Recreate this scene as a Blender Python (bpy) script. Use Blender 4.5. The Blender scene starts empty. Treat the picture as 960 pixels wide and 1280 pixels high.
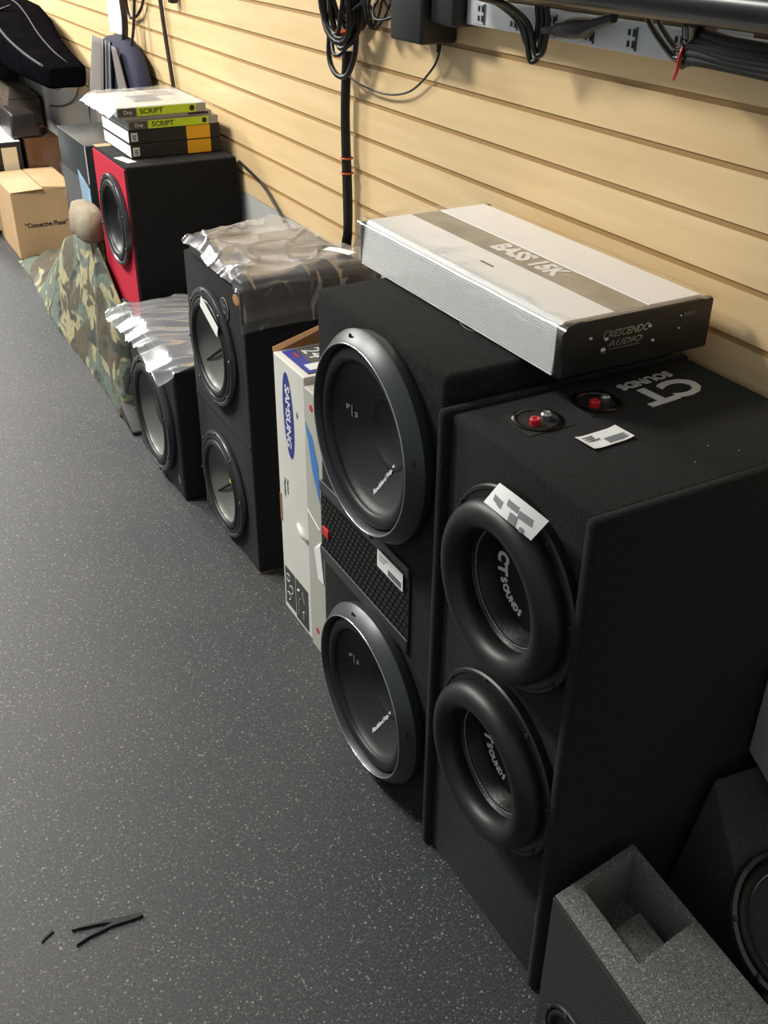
import bpy, bmesh, math, random
from mathutils import Vector, Matrix, noise
random.seed(7)
S = bpy.context.scene
COL = S.collection
V = Vector
PI = math.pi

# ------------------------------------------------------------------ camera
cam_d = bpy.data.cameras.new('camera')
cam = bpy.data.objects.new('camera', cam_d)
COL.objects.link(cam)
cam_d.sensor_fit = 'VERTICAL'
cam_d.sensor_height = 36.0
cam_d.lens = 36.0 * 1270.2 / 1280.0
cam_d.clip_start = 0.05
_r = V((0.87818274, -0.47824509, 0.00875824)); _u = V((0.24093567, 0.45809014, 0.85563043)); _f = V((0.41321311, 0.7492897, -0.51751316))
cam.matrix_world = Matrix(((_r.x, _u.x, -_f.x, 0), (_r.y, _u.y, -_f.y, 0), (_r.z, _u.z, -_f.z, 1.415), (0, 0, 0, 1)))
S.camera = cam

# ------------------------------------------------------------------ world, lights, exposure
w = bpy.data.worlds.new('world'); S.world = w; w.use_nodes = True
w.node_tree.nodes['Background'].inputs[0].default_value = (0.93, 0.97, 1.0, 1)
w.node_tree.nodes['Background'].inputs[1].default_value = 0.20
def area(name, loc, sx, sy, power, col, rot=(0, 0, 0)):
    d = bpy.data.lights.new(name, 'AREA'); d.shape = 'RECTANGLE'; d.size = sx; d.size_y = sy
    d.energy = power; d.color = col
    o = bpy.data.objects.new(name, d); o.location = loc; o.rotation_euler = rot; COL.objects.link(o)
    return o
area('ceiling_light', (-0.75, 3.2, 2.85), 0.5, 0.8, 66, (1.0, 0.97, 0.90))
area('ceiling_light', (-0.75, 6.2, 2.85), 0.6, 1.2, 165, (1.0, 0.97, 0.92))
area('ceiling_light', (0.25, 9.0, 2.85), 0.6, 1.8, 130, (1.0, 0.97, 0.92))
S.view_settings.view_transform = 'Standard'
S.view_settings.look = 'None'
S.view_settings.gamma = 1.0
S.view_settings.use_curve_mapping = False
S.view_settings.exposure = 0.95

# ------------------------------------------------------------------ materials
def srgb(h):
    c = [int(h[i:i+2], 16) / 255 for i in (0, 2, 4)]
    return tuple((x / 12.92 if x <= 0.04045 else ((x + 0.055) / 1.055) ** 2.4) for x in c) + (1,)
def mat(name, col, rough=0.6, metal=0.0, spec=0.5, bump=0, bscale=200, vary=0, vscale=20, col2=None, alpha=1, coat=0, sheen=0, bdetail=2):
    m = bpy.data.materials.new(name); m.use_nodes = True
    nt = m.node_tree; b = nt.nodes['Principled BSDF']
    c = srgb(col) if isinstance(col, str) else col
    b.inputs['Base Color'].default_value = c
    b.inputs['Roughness'].default_value = rough
    b.inputs['Metallic'].default_value = metal
    b.inputs['Specular IOR Level'].default_value = spec
    b.inputs['Alpha'].default_value = alpha
    b.inputs['Coat Weight'].default_value = coat
    b.inputs['Coat Roughness'].default_value = 0.15
    if sheen:
        b.inputs['Sheen Weight'].default_value = sheen; b.inputs['Sheen Roughness'].default_value = 0.6
    tc = nt.nodes.new('ShaderNodeTexCoord')
    if vary or col2:
        n = nt.nodes.new('ShaderNodeTexNoise'); n.inputs['Scale'].default_value = vscale; n.inputs['Detail'].default_value = 4
        nt.links.new(tc.outputs['Object'], n.inputs['Vector'])
        mx = nt.nodes.new('ShaderNodeMix'); mx.data_type = 'RGBA'
        c2 = srgb(col2) if isinstance(col2, str) else tuple(min(1, x * (1 + vary)) for x in c[:3]) + (1,)
        mx.inputs[6].default_value = c; mx.inputs[7].default_value = c2
        rp = nt.nodes.new('ShaderNodeMapRange'); rp.inputs[1].default_value = 0.35; rp.inputs[2].default_value = 0.65
        nt.links.new(n.outputs['Fac'], rp.inputs[0]); nt.links.new(rp.outputs[0], mx.inputs[0])
        nt.links.new(mx.outputs[2], b.inputs['Base Color'])
    if bump:
        n = nt.nodes.new('ShaderNodeTexNoise'); n.inputs['Scale'].default_value = bscale; n.inputs['Detail'].default_value = bdetail
        nt.links.new(tc.outputs['Object'], n.inputs['Vector'])
        bp = nt.nodes.new('ShaderNodeBump'); bp.inputs['Strength'].default_value = bump; bp.inputs['Distance'].default_value = 0.003
        nt.links.new(n.outputs['Fac'], bp.inputs['Height']); nt.links.new(bp.outputs[0], b.inputs['Normal'])
    return m

M = {}
M['carpet'] = mat('black_carpet', '151515', 0.95, spec=0.12, bump=0.7, bscale=450, vary=0.7, vscale=160, sheen=0.06)
M['carpet2'] = mat('worn_black_carpet', '191918', 0.95, spec=0.12, bump=0.7, bscale=400, vary=0.8, vscale=120, sheen=0.03)
M['red_carpet'] = mat('red_carpet', 'b8263a', 0.9, spec=0.2, bump=0.6, bscale=300)
M['gloss'] = mat('gloss_black', '0b0b0c', 0.18)
M['black'] = mat('black_plastic', '131313', 0.45)
M['matte'] = mat('matte_black', '121212', 0.7)
M['rubber'] = mat('rubber_surround', '191919', 0.45, spec=0.4, bump=0.1, bscale=30)
M['cone'] = mat('woofer_cone', '1a1b1b', 0.42, spec=0.4, bump=0.15, bscale=150)
M['cone_soft'] = mat('woofer_cone_matte', '232424', 0.5, spec=0.45, bump=0.1, bscale=200)
M['cone_grey'] = mat('woofer_cone_grey', '5e5f5a', 0.4, spec=0.5)
M['satin'] = mat('satin_grey_metal', '46494a', 0.4, metal=0.5)
M['silver'] = mat('silver_edge', 'b8bcbc', 0.25, metal=0.9)
M['dark_metal'] = mat('dark_metal', '55585a', 0.3, metal=0.8)
M['alu'] = mat('brushed_aluminium', 'f6f6f4', 0.45, metal=0.0, spec=0.5)
M['white'] = mat('white_paper', 'eeeeea', 0.6)
M['cream'] = mat('cream_card', 'd9cba6', 0.7)
M['ink'] = mat('black_ink', '1a1a1c', 0.6)
M['grey_ink'] = mat('grey_ink', '85888a', 0.6)
M['letter'] = mat('silver_print', 'd6d8d8', 0.5)
M['blue'] = mat('blue_print_or_reflection', '26328c', 0.5)
M['lightblue'] = mat('light_blue_print', '3f7ec4', 0.5)
M['red'] = mat('red_plastic', 'c8202a', 0.35)
M['dullred'] = mat('red_print', '9c3434', 0.5)
M['orange'] = mat('orange_tie', 'c05a20', 0.5)
M['yellow'] = mat('yellow_label', 'f2b418', 0.5)
M['neon'] = mat('neon_green_print', 'c4e022', 0.5)
M['brass'] = mat('yellow_plug', 'c9b021', 0.4)
M['kraft'] = mat('kraft_cardboard', 'ab8c66', 0.8, vary=0.12, vscale=8)
M['kraft_in'] = mat('kraft_inner', '8a6440', 0.85)
M['carton'] = mat('white_carton', 'dad8cf', 0.55, vary=-0.08, vscale=9)
M['carton_g'] = mat('grey_white_carton', 'b4b3a8', 0.6, vary=-0.1, vscale=9)
M['navy'] = mat('navy_cloth', '22243a', 0.9, bump=0.4, bscale=300)
M['grey_cloth'] = mat('grey_cloth', '6a645f', 0.85, bump=0.4, bscale=120)
M['case'] = mat('padded_black_nylon', '0c0b0e', 1.0, spec=0.0, bump=0.5, bscale=150, vary=0.4, vscale=15)
M['case_g'] = mat('grey_nylon', '2c2e30', 0.8, bump=0.4, bscale=150)
M['tan'] = mat('tan_cloth', '857a66', 0.9, bump=0.6, bscale=60, vary=0.2, vscale=30)
M['brown'] = mat('dark_brown_card', '463d33', 0.6, vary=0.2, vscale=12)
M['brownwrap'] = mat('brown_wrapped_card', '64442b', 0.15, bump=1.0, bscale=25)
M['blackbag'] = mat('black_plastic_bag', '141315', 0.18, bump=1.0, bscale=14)
M['greybox'] = mat('dark_grey_box', '23282a', 0.4, bump=0.3, bscale=8)
M['strip'] = mat('grey_power_strip', 'c4c8ca', 0.4)
M['cable'] = mat('black_cable', '141414', 0.4)
M['brown_cable'] = mat('brown_cable', '2c211d', 0.5)
M['socket'] = mat('socket_grey', '35383a', 0.5)
M['foam'] = mat('black_fabric_pack', '17181b', 0.5, bump=0.5, bscale=40)

def clear_film(name, haze, gloss=0.9, bump=0.25, bscale=10, rough=0.22):
    m = bpy.data.materials.new(name); m.use_nodes = True; nt = m.node_tree
    out = nt.nodes['Material Output']; nt.nodes.remove(nt.nodes['Principled BSDF'])
    L = nt.links.new; N = nt.nodes.new
    tr = N('ShaderNodeBsdfTransparent'); gl = N('ShaderNodeBsdfGlossy'); gl.inputs['Roughness'].default_value = rough
    df = N('ShaderNodeBsdfDiffuse'); df.inputs['Color'].default_value = (0.72, 0.73, 0.77, 1)
    tc = N('ShaderNodeTexCoord'); n = N('ShaderNodeTexNoise'); n.inputs['Scale'].default_value = bscale; n.inputs['Detail'].default_value = 3; n.inputs['Distortion'].default_value = 0.6
    bp = N('ShaderNodeBump'); bp.inputs['Strength'].default_value = bump; bp.inputs['Distance'].default_value = 0.01
    L(tc.outputs['Object'], n.inputs['Vector']); L(n.outputs['Fac'], bp.inputs['Height'])
    L(bp.outputs[0], gl.inputs['Normal'])
    fr = N('ShaderNodeFresnel'); fr.inputs['IOR'].default_value = 1.45
    m1 = N('ShaderNodeMixShader'); m1.inputs[0].default_value = haze
    L(tr.outputs[0], m1.inputs[1]); L(df.outputs[0], m1.inputs[2])
    m2 = N('ShaderNodeMixShader'); ml = N('ShaderNodeMath'); ml.operation = 'MULTIPLY'; ml.inputs[1].default_value = gloss; ml.use_clamp = True
    L(fr.outputs[0], ml.inputs[0]); L(ml.outputs[0], m2.inputs[0]); L(m1.outputs[0], m2.inputs[1]); L(gl.outputs[0], m2.inputs[2])
    L(m2.outputs[0], out.inputs['Surface'])
    return m
M['film'] = clear_film('clear_plastic_film', 0.11, gloss=0.27)
M['film_b'] = clear_film('milky_plastic_film', 0.28, gloss=0.45)
M['film_thin'] = clear_film('thin_shrink_film', 0.015, gloss=0.28, bump=0.3, bscale=14, rough=0.15)

def floor_mat():
    m = bpy.data.materials.new('speckled_rubber_floor'); m.use_nodes = True; nt = m.node_tree; b = nt.nodes['Principled BSDF']
    L = nt.links.new; N = nt.nodes.new
    tc = N('ShaderNodeTexCoord')
    base = N('ShaderNodeMix'); base.data_type = 'RGBA'; base.inputs[6].default_value = srgb('2e3235'); base.inputs[7].default_value = srgb('3a3a3b')
    n1 = N('ShaderNodeTexNoise'); n1.inputs['Scale'].default_value = 1.7; n1.inputs['Detail'].default_value = 6
    L(tc.outputs['Object'], n1.inputs['Vector'])
    r1 = N('ShaderNodeMapRange'); r1.inputs[1].default_value = 0.35; r1.inputs[2].default_value = 0.65
    L(n1.outputs['Fac'], r1.inputs[0]); L(r1.outputs[0], base.inputs[0])
    # fine grain
    n2 = N('ShaderNodeTexNoise'); n2.inputs['Scale'].default_value = 260; n2.inputs['Detail'].default_value = 3
    L(tc.outputs['Object'], n2.inputs['Vector'])
    g = N('ShaderNodeMix'); g.data_type = 'RGBA'; g.blend_type = 'OVERLAY'; g.inputs[0].default_value = 0.7
    gr = N('ShaderNodeMapRange'); gr.inputs[1].default_value = 0.3; gr.inputs[2].default_value = 0.7; L(n2.outputs['Fac'], gr.inputs[0])
    L(base.outputs[2], g.inputs[6]); L(gr.outputs[0], g.inputs[7])
    prev = g.outputs[2]
    for sc, th, colr, seed in ((135, 0.13, '7c7a72', 0), (230, 0.18, '62625f', 5), (95, 0.065, '9c998e', 11), (110, 0.09, '6e564e', 23)):
        mp = N('ShaderNodeMapping'); mp.inputs['Location'].default_value = (seed, seed * 1.7, seed * 0.3)
        L(tc.outputs['Object'], mp.inputs['Vector'])
        dn = N('ShaderNodeTexNoise'); dn.inputs['Scale'].default_value = sc * 1.5; L(mp.outputs[0], dn.inputs['Vector'])
        va = N('ShaderNodeVectorMath'); va.operation = 'MULTIPLY_ADD'; va.inputs[1].default_value = (0.6 / sc,) * 3
        L(dn.outputs['Color'], va.inputs[0]); L(mp.outputs[0], va.inputs[2])
        v = N('ShaderNodeTexVoronoi'); v.inputs['Scale'].default_value = sc; L(va.outputs[0], v.inputs['Vector'])
        wn = N('ShaderNodeSeparateColor'); L(v.outputs['Color'], wn.inputs[0])
        # random size per cell
        mu = N('ShaderNodeMath'); mu.operation = 'MULTIPLY'; mu.inputs[1].default_value = th * 2.2; L(wn.outputs[0], mu.inputs[0])
        lt = N('ShaderNodeMath'); lt.operation = 'LESS_THAN'; L(v.outputs['Distance'], lt.inputs[0]); L(mu.outputs[0], lt.inputs[1])
        k = N('ShaderNodeMath'); k.operation = 'GREATER_THAN'; k.inputs[1].default_value = 0.42; L(wn.outputs[1], k.inputs[0])
        f = N('ShaderNodeMath'); f.operation = 'MULTIPLY'; L(lt.outputs[0], f.inputs[0]); L(k.outputs[0], f.inputs[1])
        mx = N('ShaderNodeMix'); mx.data_type = 'RGBA'; mx.inputs[7].default_value = srgb(colr)
        L(f.outputs[0], mx.inputs[0]); L(prev, mx.inputs[6]); prev = mx.outputs[2]
    L(prev, b.inputs['Base Color'])
    b.inputs['Roughness'].default_value = 0.58; b.inputs['Specular IOR Level'].default_value = 0.42
    bp = N('ShaderNodeBump'); bp.inputs['Strength'].default_value = 0.25; bp.inputs['Distance'].default_value = 0.001
    L(n2.outputs['Fac'], bp.inputs['Height']); L(bp.outputs[0], b.inputs['Normal'])
    return m
M['floor'] = floor_mat()

def maple_mat():
    m = bpy.data.materials.new('maple_slatwall'); m.use_nodes = True; nt = m.node_tree; b = nt.nodes['Principled BSDF']
    L = nt.links.new; N = nt.nodes.new
    tc = N('ShaderNodeTexCoord'); mp = N('ShaderNodeMapping'); mp.inputs['Scale'].default_value = (2, 1.2, 14)
    L(tc.outputs['Object'], mp.inputs['Vector'])
    n = N('ShaderNodeTexNoise'); n.inputs['Scale'].default_value = 3; n.inputs['Detail'].default_value = 5; L(mp.outputs[0], n.inputs['Vector'])
    cr = N('ShaderNodeValToRGB'); cr.color_ramp.elements[0].position = 0.3; cr.color_ramp.elements[0].color = srgb('dcbd8c')
    cr.color_ramp.elements[1].position = 0.7; cr.color_ramp.elements[1].color = srgb('e6ca9a')
    L(n.outputs['Fac'], cr.inputs[0])
    L(cr.outputs[0], b.inputs['Base Color']); b.inputs['Roughness'].default_value = 0.42; b.inputs['Specular IOR Level'].default_value = 0.4
    return m
M['maple'] = maple_mat()
M['groove'] = mat('slatwall_groove', 'a88653', 0.6)
M['wallpaint'] = mat('pale_grey_paint', 'b9b9b4', 0.6)

def camo_mat():
    m = bpy.data.materials.new('camouflage_cloth'); m.use_nodes = True; nt = m.node_tree; b = nt.nodes['Principled BSDF']
    L = nt.links.new; N = nt.nodes.new
    tc = N('ShaderNodeTexCoord'); prev = None
    cols = ['566055', '8d8765', '4c4433', '343931']
    for i, (sc, lo) in enumerate(((0, 0), (4.5, 0.53), (5.0, 0.55), (6, 0.60))):
        if i == 0: continue
        mp = N('ShaderNodeMapping'); mp.inputs['Location'].default_value = (i * 3.7, i * 1.3, i * 9.1); mp.inputs['Scale'].default_value = (1.6, 1, 1.6)
        L(tc.outputs['Object'], mp.inputs['Vector'])
        n = N('ShaderNodeTexNoise'); n.inputs['Scale'].default_value = sc; n.inputs['Detail'].default_value = 2.5; n.inputs['Distortion'].default_value = 0.8
        L(mp.outputs[0], n.inputs['Vector'])
        g = N('ShaderNodeMapRange'); g.inputs[1].default_value = lo - 0.01; g.inputs[2].default_value = lo + 0.01
        L(n.outputs['Fac'], g.inputs[0])
        mx = N('ShaderNodeMix'); mx.data_type = 'RGBA'; mx.inputs[7].default_value = srgb(cols[i])
        if prev is None: mx.inputs[6].default_value = srgb(cols[0])
        else: L(prev, mx.inputs[6])
        L(g.outputs[0], mx.inputs[0]); prev = mx.outputs[2]
    L(prev, b.inputs['Base Color']); b.inputs['Roughness'].default_value = 0.85
    n = N('ShaderNodeTexNoise'); n.inputs['Scale'].default_value = 25; n.inputs['Detail'].default_value = 5
    L(tc.outputs['Object'], n.inputs['Vector'])
    bp = N('ShaderNodeBump'); bp.inputs['Strength'].default_value = 0.8; bp.inputs['Distance'].default_value = 0.01
    L(n.outputs['Fac'], bp.inputs['Height']); L(bp.outputs[0], b.inputs['Normal'])
    return m
M['camo'] = camo_mat()
def speckle_carpet():
    m = bpy.data.materials.new('grey_speckled_carpet'); m.use_nodes = True; nt = m.node_tree; b = nt.nodes['Principled BSDF']
    L = nt.links.new; N = nt.nodes.new
    tc = N('ShaderNodeTexCoord'); n = N('ShaderNodeTexNoise'); n.inputs['Scale'].default_value = 420; n.inputs['Detail'].default_value = 4
    L(tc.outputs['Object'], n.inputs['Vector'])
    cr = N('ShaderNodeValToRGB'); e = cr.color_ramp.elements
    e[0].position = 0.3; e[0].color = srgb('40403e'); e[1].position = 0.62; e[1].color = srgb('6e6e6b')
    x = e.new(0.72); x.color = srgb('b5b3ad')
    L(n.outputs['Fac'], cr.inputs[0]); L(cr.outputs[0], b.inputs['Base Color']); b.inputs['Roughness'].default_value = 0.9
    b.inputs['Sheen Weight'].default_value = 0.2
    bp = N('ShaderNodeBump'); bp.inputs['Strength'].default_value = 0.9; bp.inputs['Distance'].default_value = 0.002
    L(n.outputs['Fac'], bp.inputs['Height']); L(bp.outputs[0], b.inputs['Normal'])
    return m
M['speckle'] = speckle_carpet()

# ------------------------------------------------------------------ helpers
def empty(name, label, cat, loc=(0, 0, 0), group=None):
    o = bpy.data.objects.new(name, None); COL.objects.link(o); o.location = loc; o.empty_display_size = 0.05
    o['label'] = label; o['category'] = cat
    if group: o['group'] = group
    return o
def root_of(o):
    while o.parent: o = o.parent
    return o
def obj(name, bm, m, parent=None, origin=None, smooth=None, label=None):
    """link a bmesh (world coordinates) as one object"""
    if parent is not None: org = root_of(parent).location.copy()
    elif origin is not None: org = V(origin)
    else: org = V((0, 0, 0))
    bmesh.ops.translate(bm, verts=bm.verts, vec=-org)
    me = bpy.data.meshes.new(name); bm.to_mesh(me); bm.free()
    for mm in (m if isinstance(m, (list, tuple)) else [m]): me.materials.append(M[mm] if isinstance(mm, str) else mm)
    o = bpy.data.objects.new(name, me); COL.objects.link(o)
    if parent is not None: o.parent = parent
    else: o.location = org
    if smooth:
        for p in me.polygons: p.use_smooth = True
        if smooth is not True: me.set_sharp_from_angle(angle=math.radians(smooth))
    if label: o['label'] = label
    return o
def tag(o, label, cat, group=None):
    o['label'] = label; o['category'] = cat
    if group: o['group'] = group
    return o
def struct(o): o['kind'] = 'structure'; return o
I4 = Matrix.Identity(4)
def hexa(bm, pts, bevel=0, seg=2, mi=0):
    """pts: 8 corners, bottom 4 then top 4 (same winding)"""
    t = bmesh.new()
    vs = [t.verts.new(p) for p in pts]
    for f in ((0, 3, 2, 1), (4, 5, 6, 7), (0, 1, 5, 4), (1, 2, 6, 5), (2, 3, 7, 6), (3, 0, 4, 7)): t.faces.new([vs[i] for i in f])
    bmesh.ops.recalc_face_normals(t, faces=t.faces)
    if bevel: bmesh.ops.bevel(t, geom=t.edges[:], offset=bevel, segments=seg, profile=0.5, affect='EDGES')
    merge(bm, t, mi)
def merge(bm, t, mi=0, M4=None):
    if M4 is not None: bmesh.ops.transform(t, matrix=M4, verts=t.verts)
    mp = {v: bm.verts.new(v.co) for v in t.verts}
    for f in t.faces:
        try:
            nf = bm.faces.new([mp[v] for v in f.verts]); nf.material_index = mi
        except ValueError: pass
    t.free()
def box(bm, a, b, bevel=0, seg=2, mi=0, M4=None):
    (x0, y0, z0), (x1, y1, z1) = a, b
    pts = [V(p) for p in ((x0, y0, z0), (x1, y0, z0), (x1, y1, z0), (x0, y1, z0), (x0, y0, z1), (x1, y0, z1), (x1, y1, z1), (x0, y1, z1))]
    if M4 is not None: pts = [M4 @ p for p in pts]
    hexa(bm, pts, bevel, seg, mi)
def bx(a, b, bevel=0, seg=2, M4=None):
    bm = bmesh.new(); box(bm, a, b, bevel, seg, 0, M4); return bm
def frame_m(O, n, up):
    n = V(n).normalized(); up = V(up); right = up.cross(n).normalized(); up = n.cross(right).normalized()
    O = V(O)
    return Matrix(((right.x, up.x, n.x, O.x), (right.y, up.y, n.y, O.y), (right.z, up.z, n.z, O.z), (0, 0, 0, 1)))
def lathe(bm, prof, M4=I4, seg=64, mi=0):
    rings = []
    for r, h in prof:
        if r < 1e-6: rings.append([bm.verts.new(M4 @ V((0, 0, h)))])
        else: rings.append([bm.verts.new(M4 @ V((r * math.cos(2 * PI * k / seg), r * math.sin(2 * PI * k / seg), h))) for k in range(seg)])
    for a, b in zip(rings, rings[1:]):
        for k in range(seg):
            k2 = (k + 1) % seg
            if len(a) == 1 and len(b) == 1: continue
            if len(a) == 1: f = bm.faces.new((a[0], b[k], b[k2]))
            elif len(b) == 1: f = bm.faces.new((a[k], b[0], a[k2]))
            else: f = bm.faces.new((a[k], b[k], b[k2], a[k2]))
            f.material_index = mi
    return bm
def lth(prof, M4=I4, seg=64):
    bm = lathe(bmesh.new(), prof, M4, seg)
    bmesh.ops.recalc_face_normals(bm, faces=bm.faces)
    return bm
def torus_prof(R, r, h, n=14, sy=1.0):
    return [(R + r * math.cos(2 * PI * k / n), h + sy * r * math.sin(2 * PI * k / n)) for k in range(n + 1)]
def arc_prof(R, r, h, a0, a1, n=12, sy=1.0):
    return [(R + r * math.cos(math.radians(a0 + (a1 - a0) * k / n)), h + sy * r * math.sin(math.radians(a0 + (a1 - a0) * k / n))) for k in range(n + 1)]
def tube(bm, pts, r, seg=8, smooth_n=0, mi=0, flat=1.0):
    pts = [V(p) for p in pts]
    if smooth_n:
        out = []
        P = [pts[0]] + pts + [pts[-1]]
        for i in range(1, len(P) - 2):
            for k in range(smooth_n):
                t = k / smooth_n; p0, p1, p2, p3 = P[i-1], P[i], P[i+1], P[i+2]
                out.append(0.5 * ((2 * p1) + (-p0 + p2) * t + (2*p0 - 5*p1 + 4*p2 - p3) * t*t + (-p0 + 3*p1 - 3*p2 + p3) * t**3))
        out.append(pts[-1]); pts = out
    rings = []; nrm = None
    for i, p in enumerate(pts):
        d = (pts[min(i+1, len(pts)-1)] - pts[max(i-1, 0)]).normalized()
        if nrm is None: nrm = d.orthogonal().normalized()
        nrm = (nrm - d * nrm.dot(d)).normalized(); b = d.cross(nrm)
        rr = r(i / (len(pts)-1)) if callable(r) else r
        rings.append([bm.verts.new(p + nrm * rr * math.cos(2*PI*k/seg) + b * rr * flat * math.sin(2*PI*k/seg)) for k in range(seg)])
    for a, b in zip(rings, rings[1:]):
        for k in range(seg): bm.faces.new((a[k], a[(k+1) % seg], b[(k+1) % seg], b[k])).material_index = mi
    bm.faces.new(rings[0][::-1]).material_index = mi; bm.faces.new(rings[-1]).material_index = mi
    return bm
def text_bm(s, size, shear=0.0, ext=0.0004, off=0.0, sx=1.0, align='CENTER'):
    c = bpy.data.curves.new('t', 'FONT'); c.body = s; c.size = size; c.shear = shear; c.extrude = ext; c.offset = off
    c.align_x = align; c.align_y = 'CENTER'; c.resolution_u = 3
    o = bpy.data.objects.new('t', c); COL.objects.link(o)
    dg = bpy.context.evaluated_depsgraph_get(); me = bpy.data.meshes.new_from_object(o.evaluated_get(dg))
    bm = bmesh.new(); bm.from_mesh(me); bpy.data.objects.remove(o); bpy.data.curves.remove(c); bpy.data.meshes.remove(me)
    if sx != 1.0: bmesh.ops.scale(bm, vec=(sx, 1, 1), verts=bm.verts)
    return bm
def cut(bm, M4, r, depth=0.09, seg=64):
    """drill a round hole (axis = local Z) into a solid bmesh"""
    ma = bpy.data.meshes.new('a'); bm.to_mesh(ma); bm.free()
    t = lth([(0, 0.02), (r, 0.02), (r, -depth), (0, -depth)], M4, seg); mb = bpy.data.meshes.new('b'); t.to_mesh(mb); t.free()
    oa = bpy.data.objects.new('a', ma); ob = bpy.data.objects.new('b', mb); COL.objects.link(oa); COL.objects.link(ob)
    md = oa.modifiers.new('b', 'BOOLEAN'); md.operation = 'DIFFERENCE'; md.object = ob; md.solver = 'EXACT'
    dg = bpy.context.evaluated_depsgraph_get(); me = bpy.data.meshes.new_from_object(oa.evaluated_get(dg))
    out = bmesh.new(); out.from_mesh(me)
    bpy.data.objects.remove(oa); bpy.data.objects.remove(ob)
    for x in (me, ma, mb): bpy.data.meshes.remove(x)
    return out
def drape(bm, prof, lift=0.0009):
    """bend flat lettering (local XY about the axis) down onto a lathed profile"""
    pr = sorted(prof)
    for v in bm.verts:
        r = math.hypot(v.co.x, v.co.y); h = pr[0][1]
        for (r0, h0), (r1, h1) in zip(pr, pr[1:]):
            if r0 <= r <= r1: h = h0 + (h1 - h0) * (r - r0) / max(1e-9, r1 - r0); break
            if r > r1: h = h1
        v.co.z = v.co.z * 0.5 + h + lift
    return bm
def text(name, s, size, O, n, up, m, parent, label=None, **k):
    bm = text_bm(s, size, **k); bmesh.ops.transform(bm, matrix=frame_m(O, n, up), verts=bm.verts)
    return obj(name, bm, m, parent, label=label)
def sheet(f, nu, nv, solid=0.0):
    """grid surface f(u,v)->point"""
    bm = bmesh.new()
    g = [[bm.verts.new(f(i / nu, j / nv)) for j in range(nv + 1)] for i in range(nu + 1)]
    for i in range(nu):
        for j in range(nv): bm.faces.new((g[i][j], g[i+1][j], g[i+1][j+1], g[i][j+1]))
    if solid:
        bmesh.ops.recalc_face_normals(bm, faces=bm.faces)
        bmesh.ops.solidify(bm, geom=bm.faces[:], thickness=solid)
    return bm
def fbm(x, y, z=0.0, o=4): return noise.fractal(V((x, y, z)), 1.0, 2.0, o)
def ridge(x, y, z=0.0): return 1 - abs(noise.noise(V((x, y, z)))) * 2
def lofted(bm, secs, n=24, p=2.6, mi=0):
    """secs: (center, axis a, axis b) superellipse rings"""
    rings = []
    for c, a, b in secs:
        c, a, b = V(c), V(a), V(b); ring = []
        for k in range(n):
            t = 2 * PI * k / n; ct, st = math.cos(t), math.sin(t)
            ring.append(bm.verts.new(c + a * math.copysign(abs(ct) ** (2/p), ct) + b * math.copysign(abs(st) ** (2/p), st)))
        rings.append(ring)
    for A, B in zip(rings, rings[1:]):
        for k in range(n): bm.faces.new((A[k], A[(k+1) % n], B[(k+1) % n], B[k])).material_index = mi
    bm.faces.new(rings[0][::-1]); bm.faces.new(rings[-1])
    bmesh.ops.recalc_face_normals(bm, faces=bm.faces)
    return bm

# ------------------------------------------------------------------ room
WX = 1.10; ZB = 0.672; PITCH = 0.0762; G0 = 1.1825
bm = bmesh.new(); box(bm, (-5, -2, -0.05), (1.3, 12, 0)); fl = struct(obj('floor', bm, 'floor'))
def slat_wall():
    bm = bmesh.new()
    zs = [ZB]; gz = []
    k = -30
    z = G0 + 22 * PITCH
    while z > ZB + 0.02:
        gz.append(z); z -= PITCH
    gz.sort()
    prof = [(WX, ZB, 0)]
    for g in gz:
        prof += [(WX, g - 0.0045, 0), (WX + 0.0012, g - 0.0048, 1), (WX + 0.0030, g - 0.0048, 1), (WX + 0.0030, g + 0.0048, 1), (WX + 0.0012, g + 0.0048, 1), (WX, g + 0.0045, 0)]
    prof += [(WX, gz[-1] + 0.05, 0), (WX + 0.03, gz[-1] + 0.05, 0), (WX + 0.03, ZB, 0)]
    # panels separated by a hairline seam
    for y0, y1, dx in ((-2, 0.06, 0), (0.0605, 2.1515, 0), (2.153, 2.969, 0.0), (2.971, 5.40, 0.0012), (5.402, 12, 0)):
        a = [bm.verts.new((x + dx, y0, z)) for x, z, _ in prof]; b = [bm.verts.new((x + dx, y1, z)) for x, z, _ in prof]
        n = len(prof)
        for i in range(n):
            j = (i + 1) % n
            f = bm.faces.new((a[i], b[i], b[j], a[j]))
            f.material_index = 1 if (prof[i][2] or prof[j][2]) else 0
        bm.faces.new(a); bm.faces.new(b[::-1])
    bmesh.ops.recalc_face_normals(bm, faces=bm.faces)
    return bm
struct(obj('wall_right', slat_wall(), ['maple', 'groove']))
bm = bx((WX + 0.002, -2, 0), (WX + 0.03, 12, ZB)); struct(obj('baseboard_right', bm, 'wallpaint'))

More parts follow.
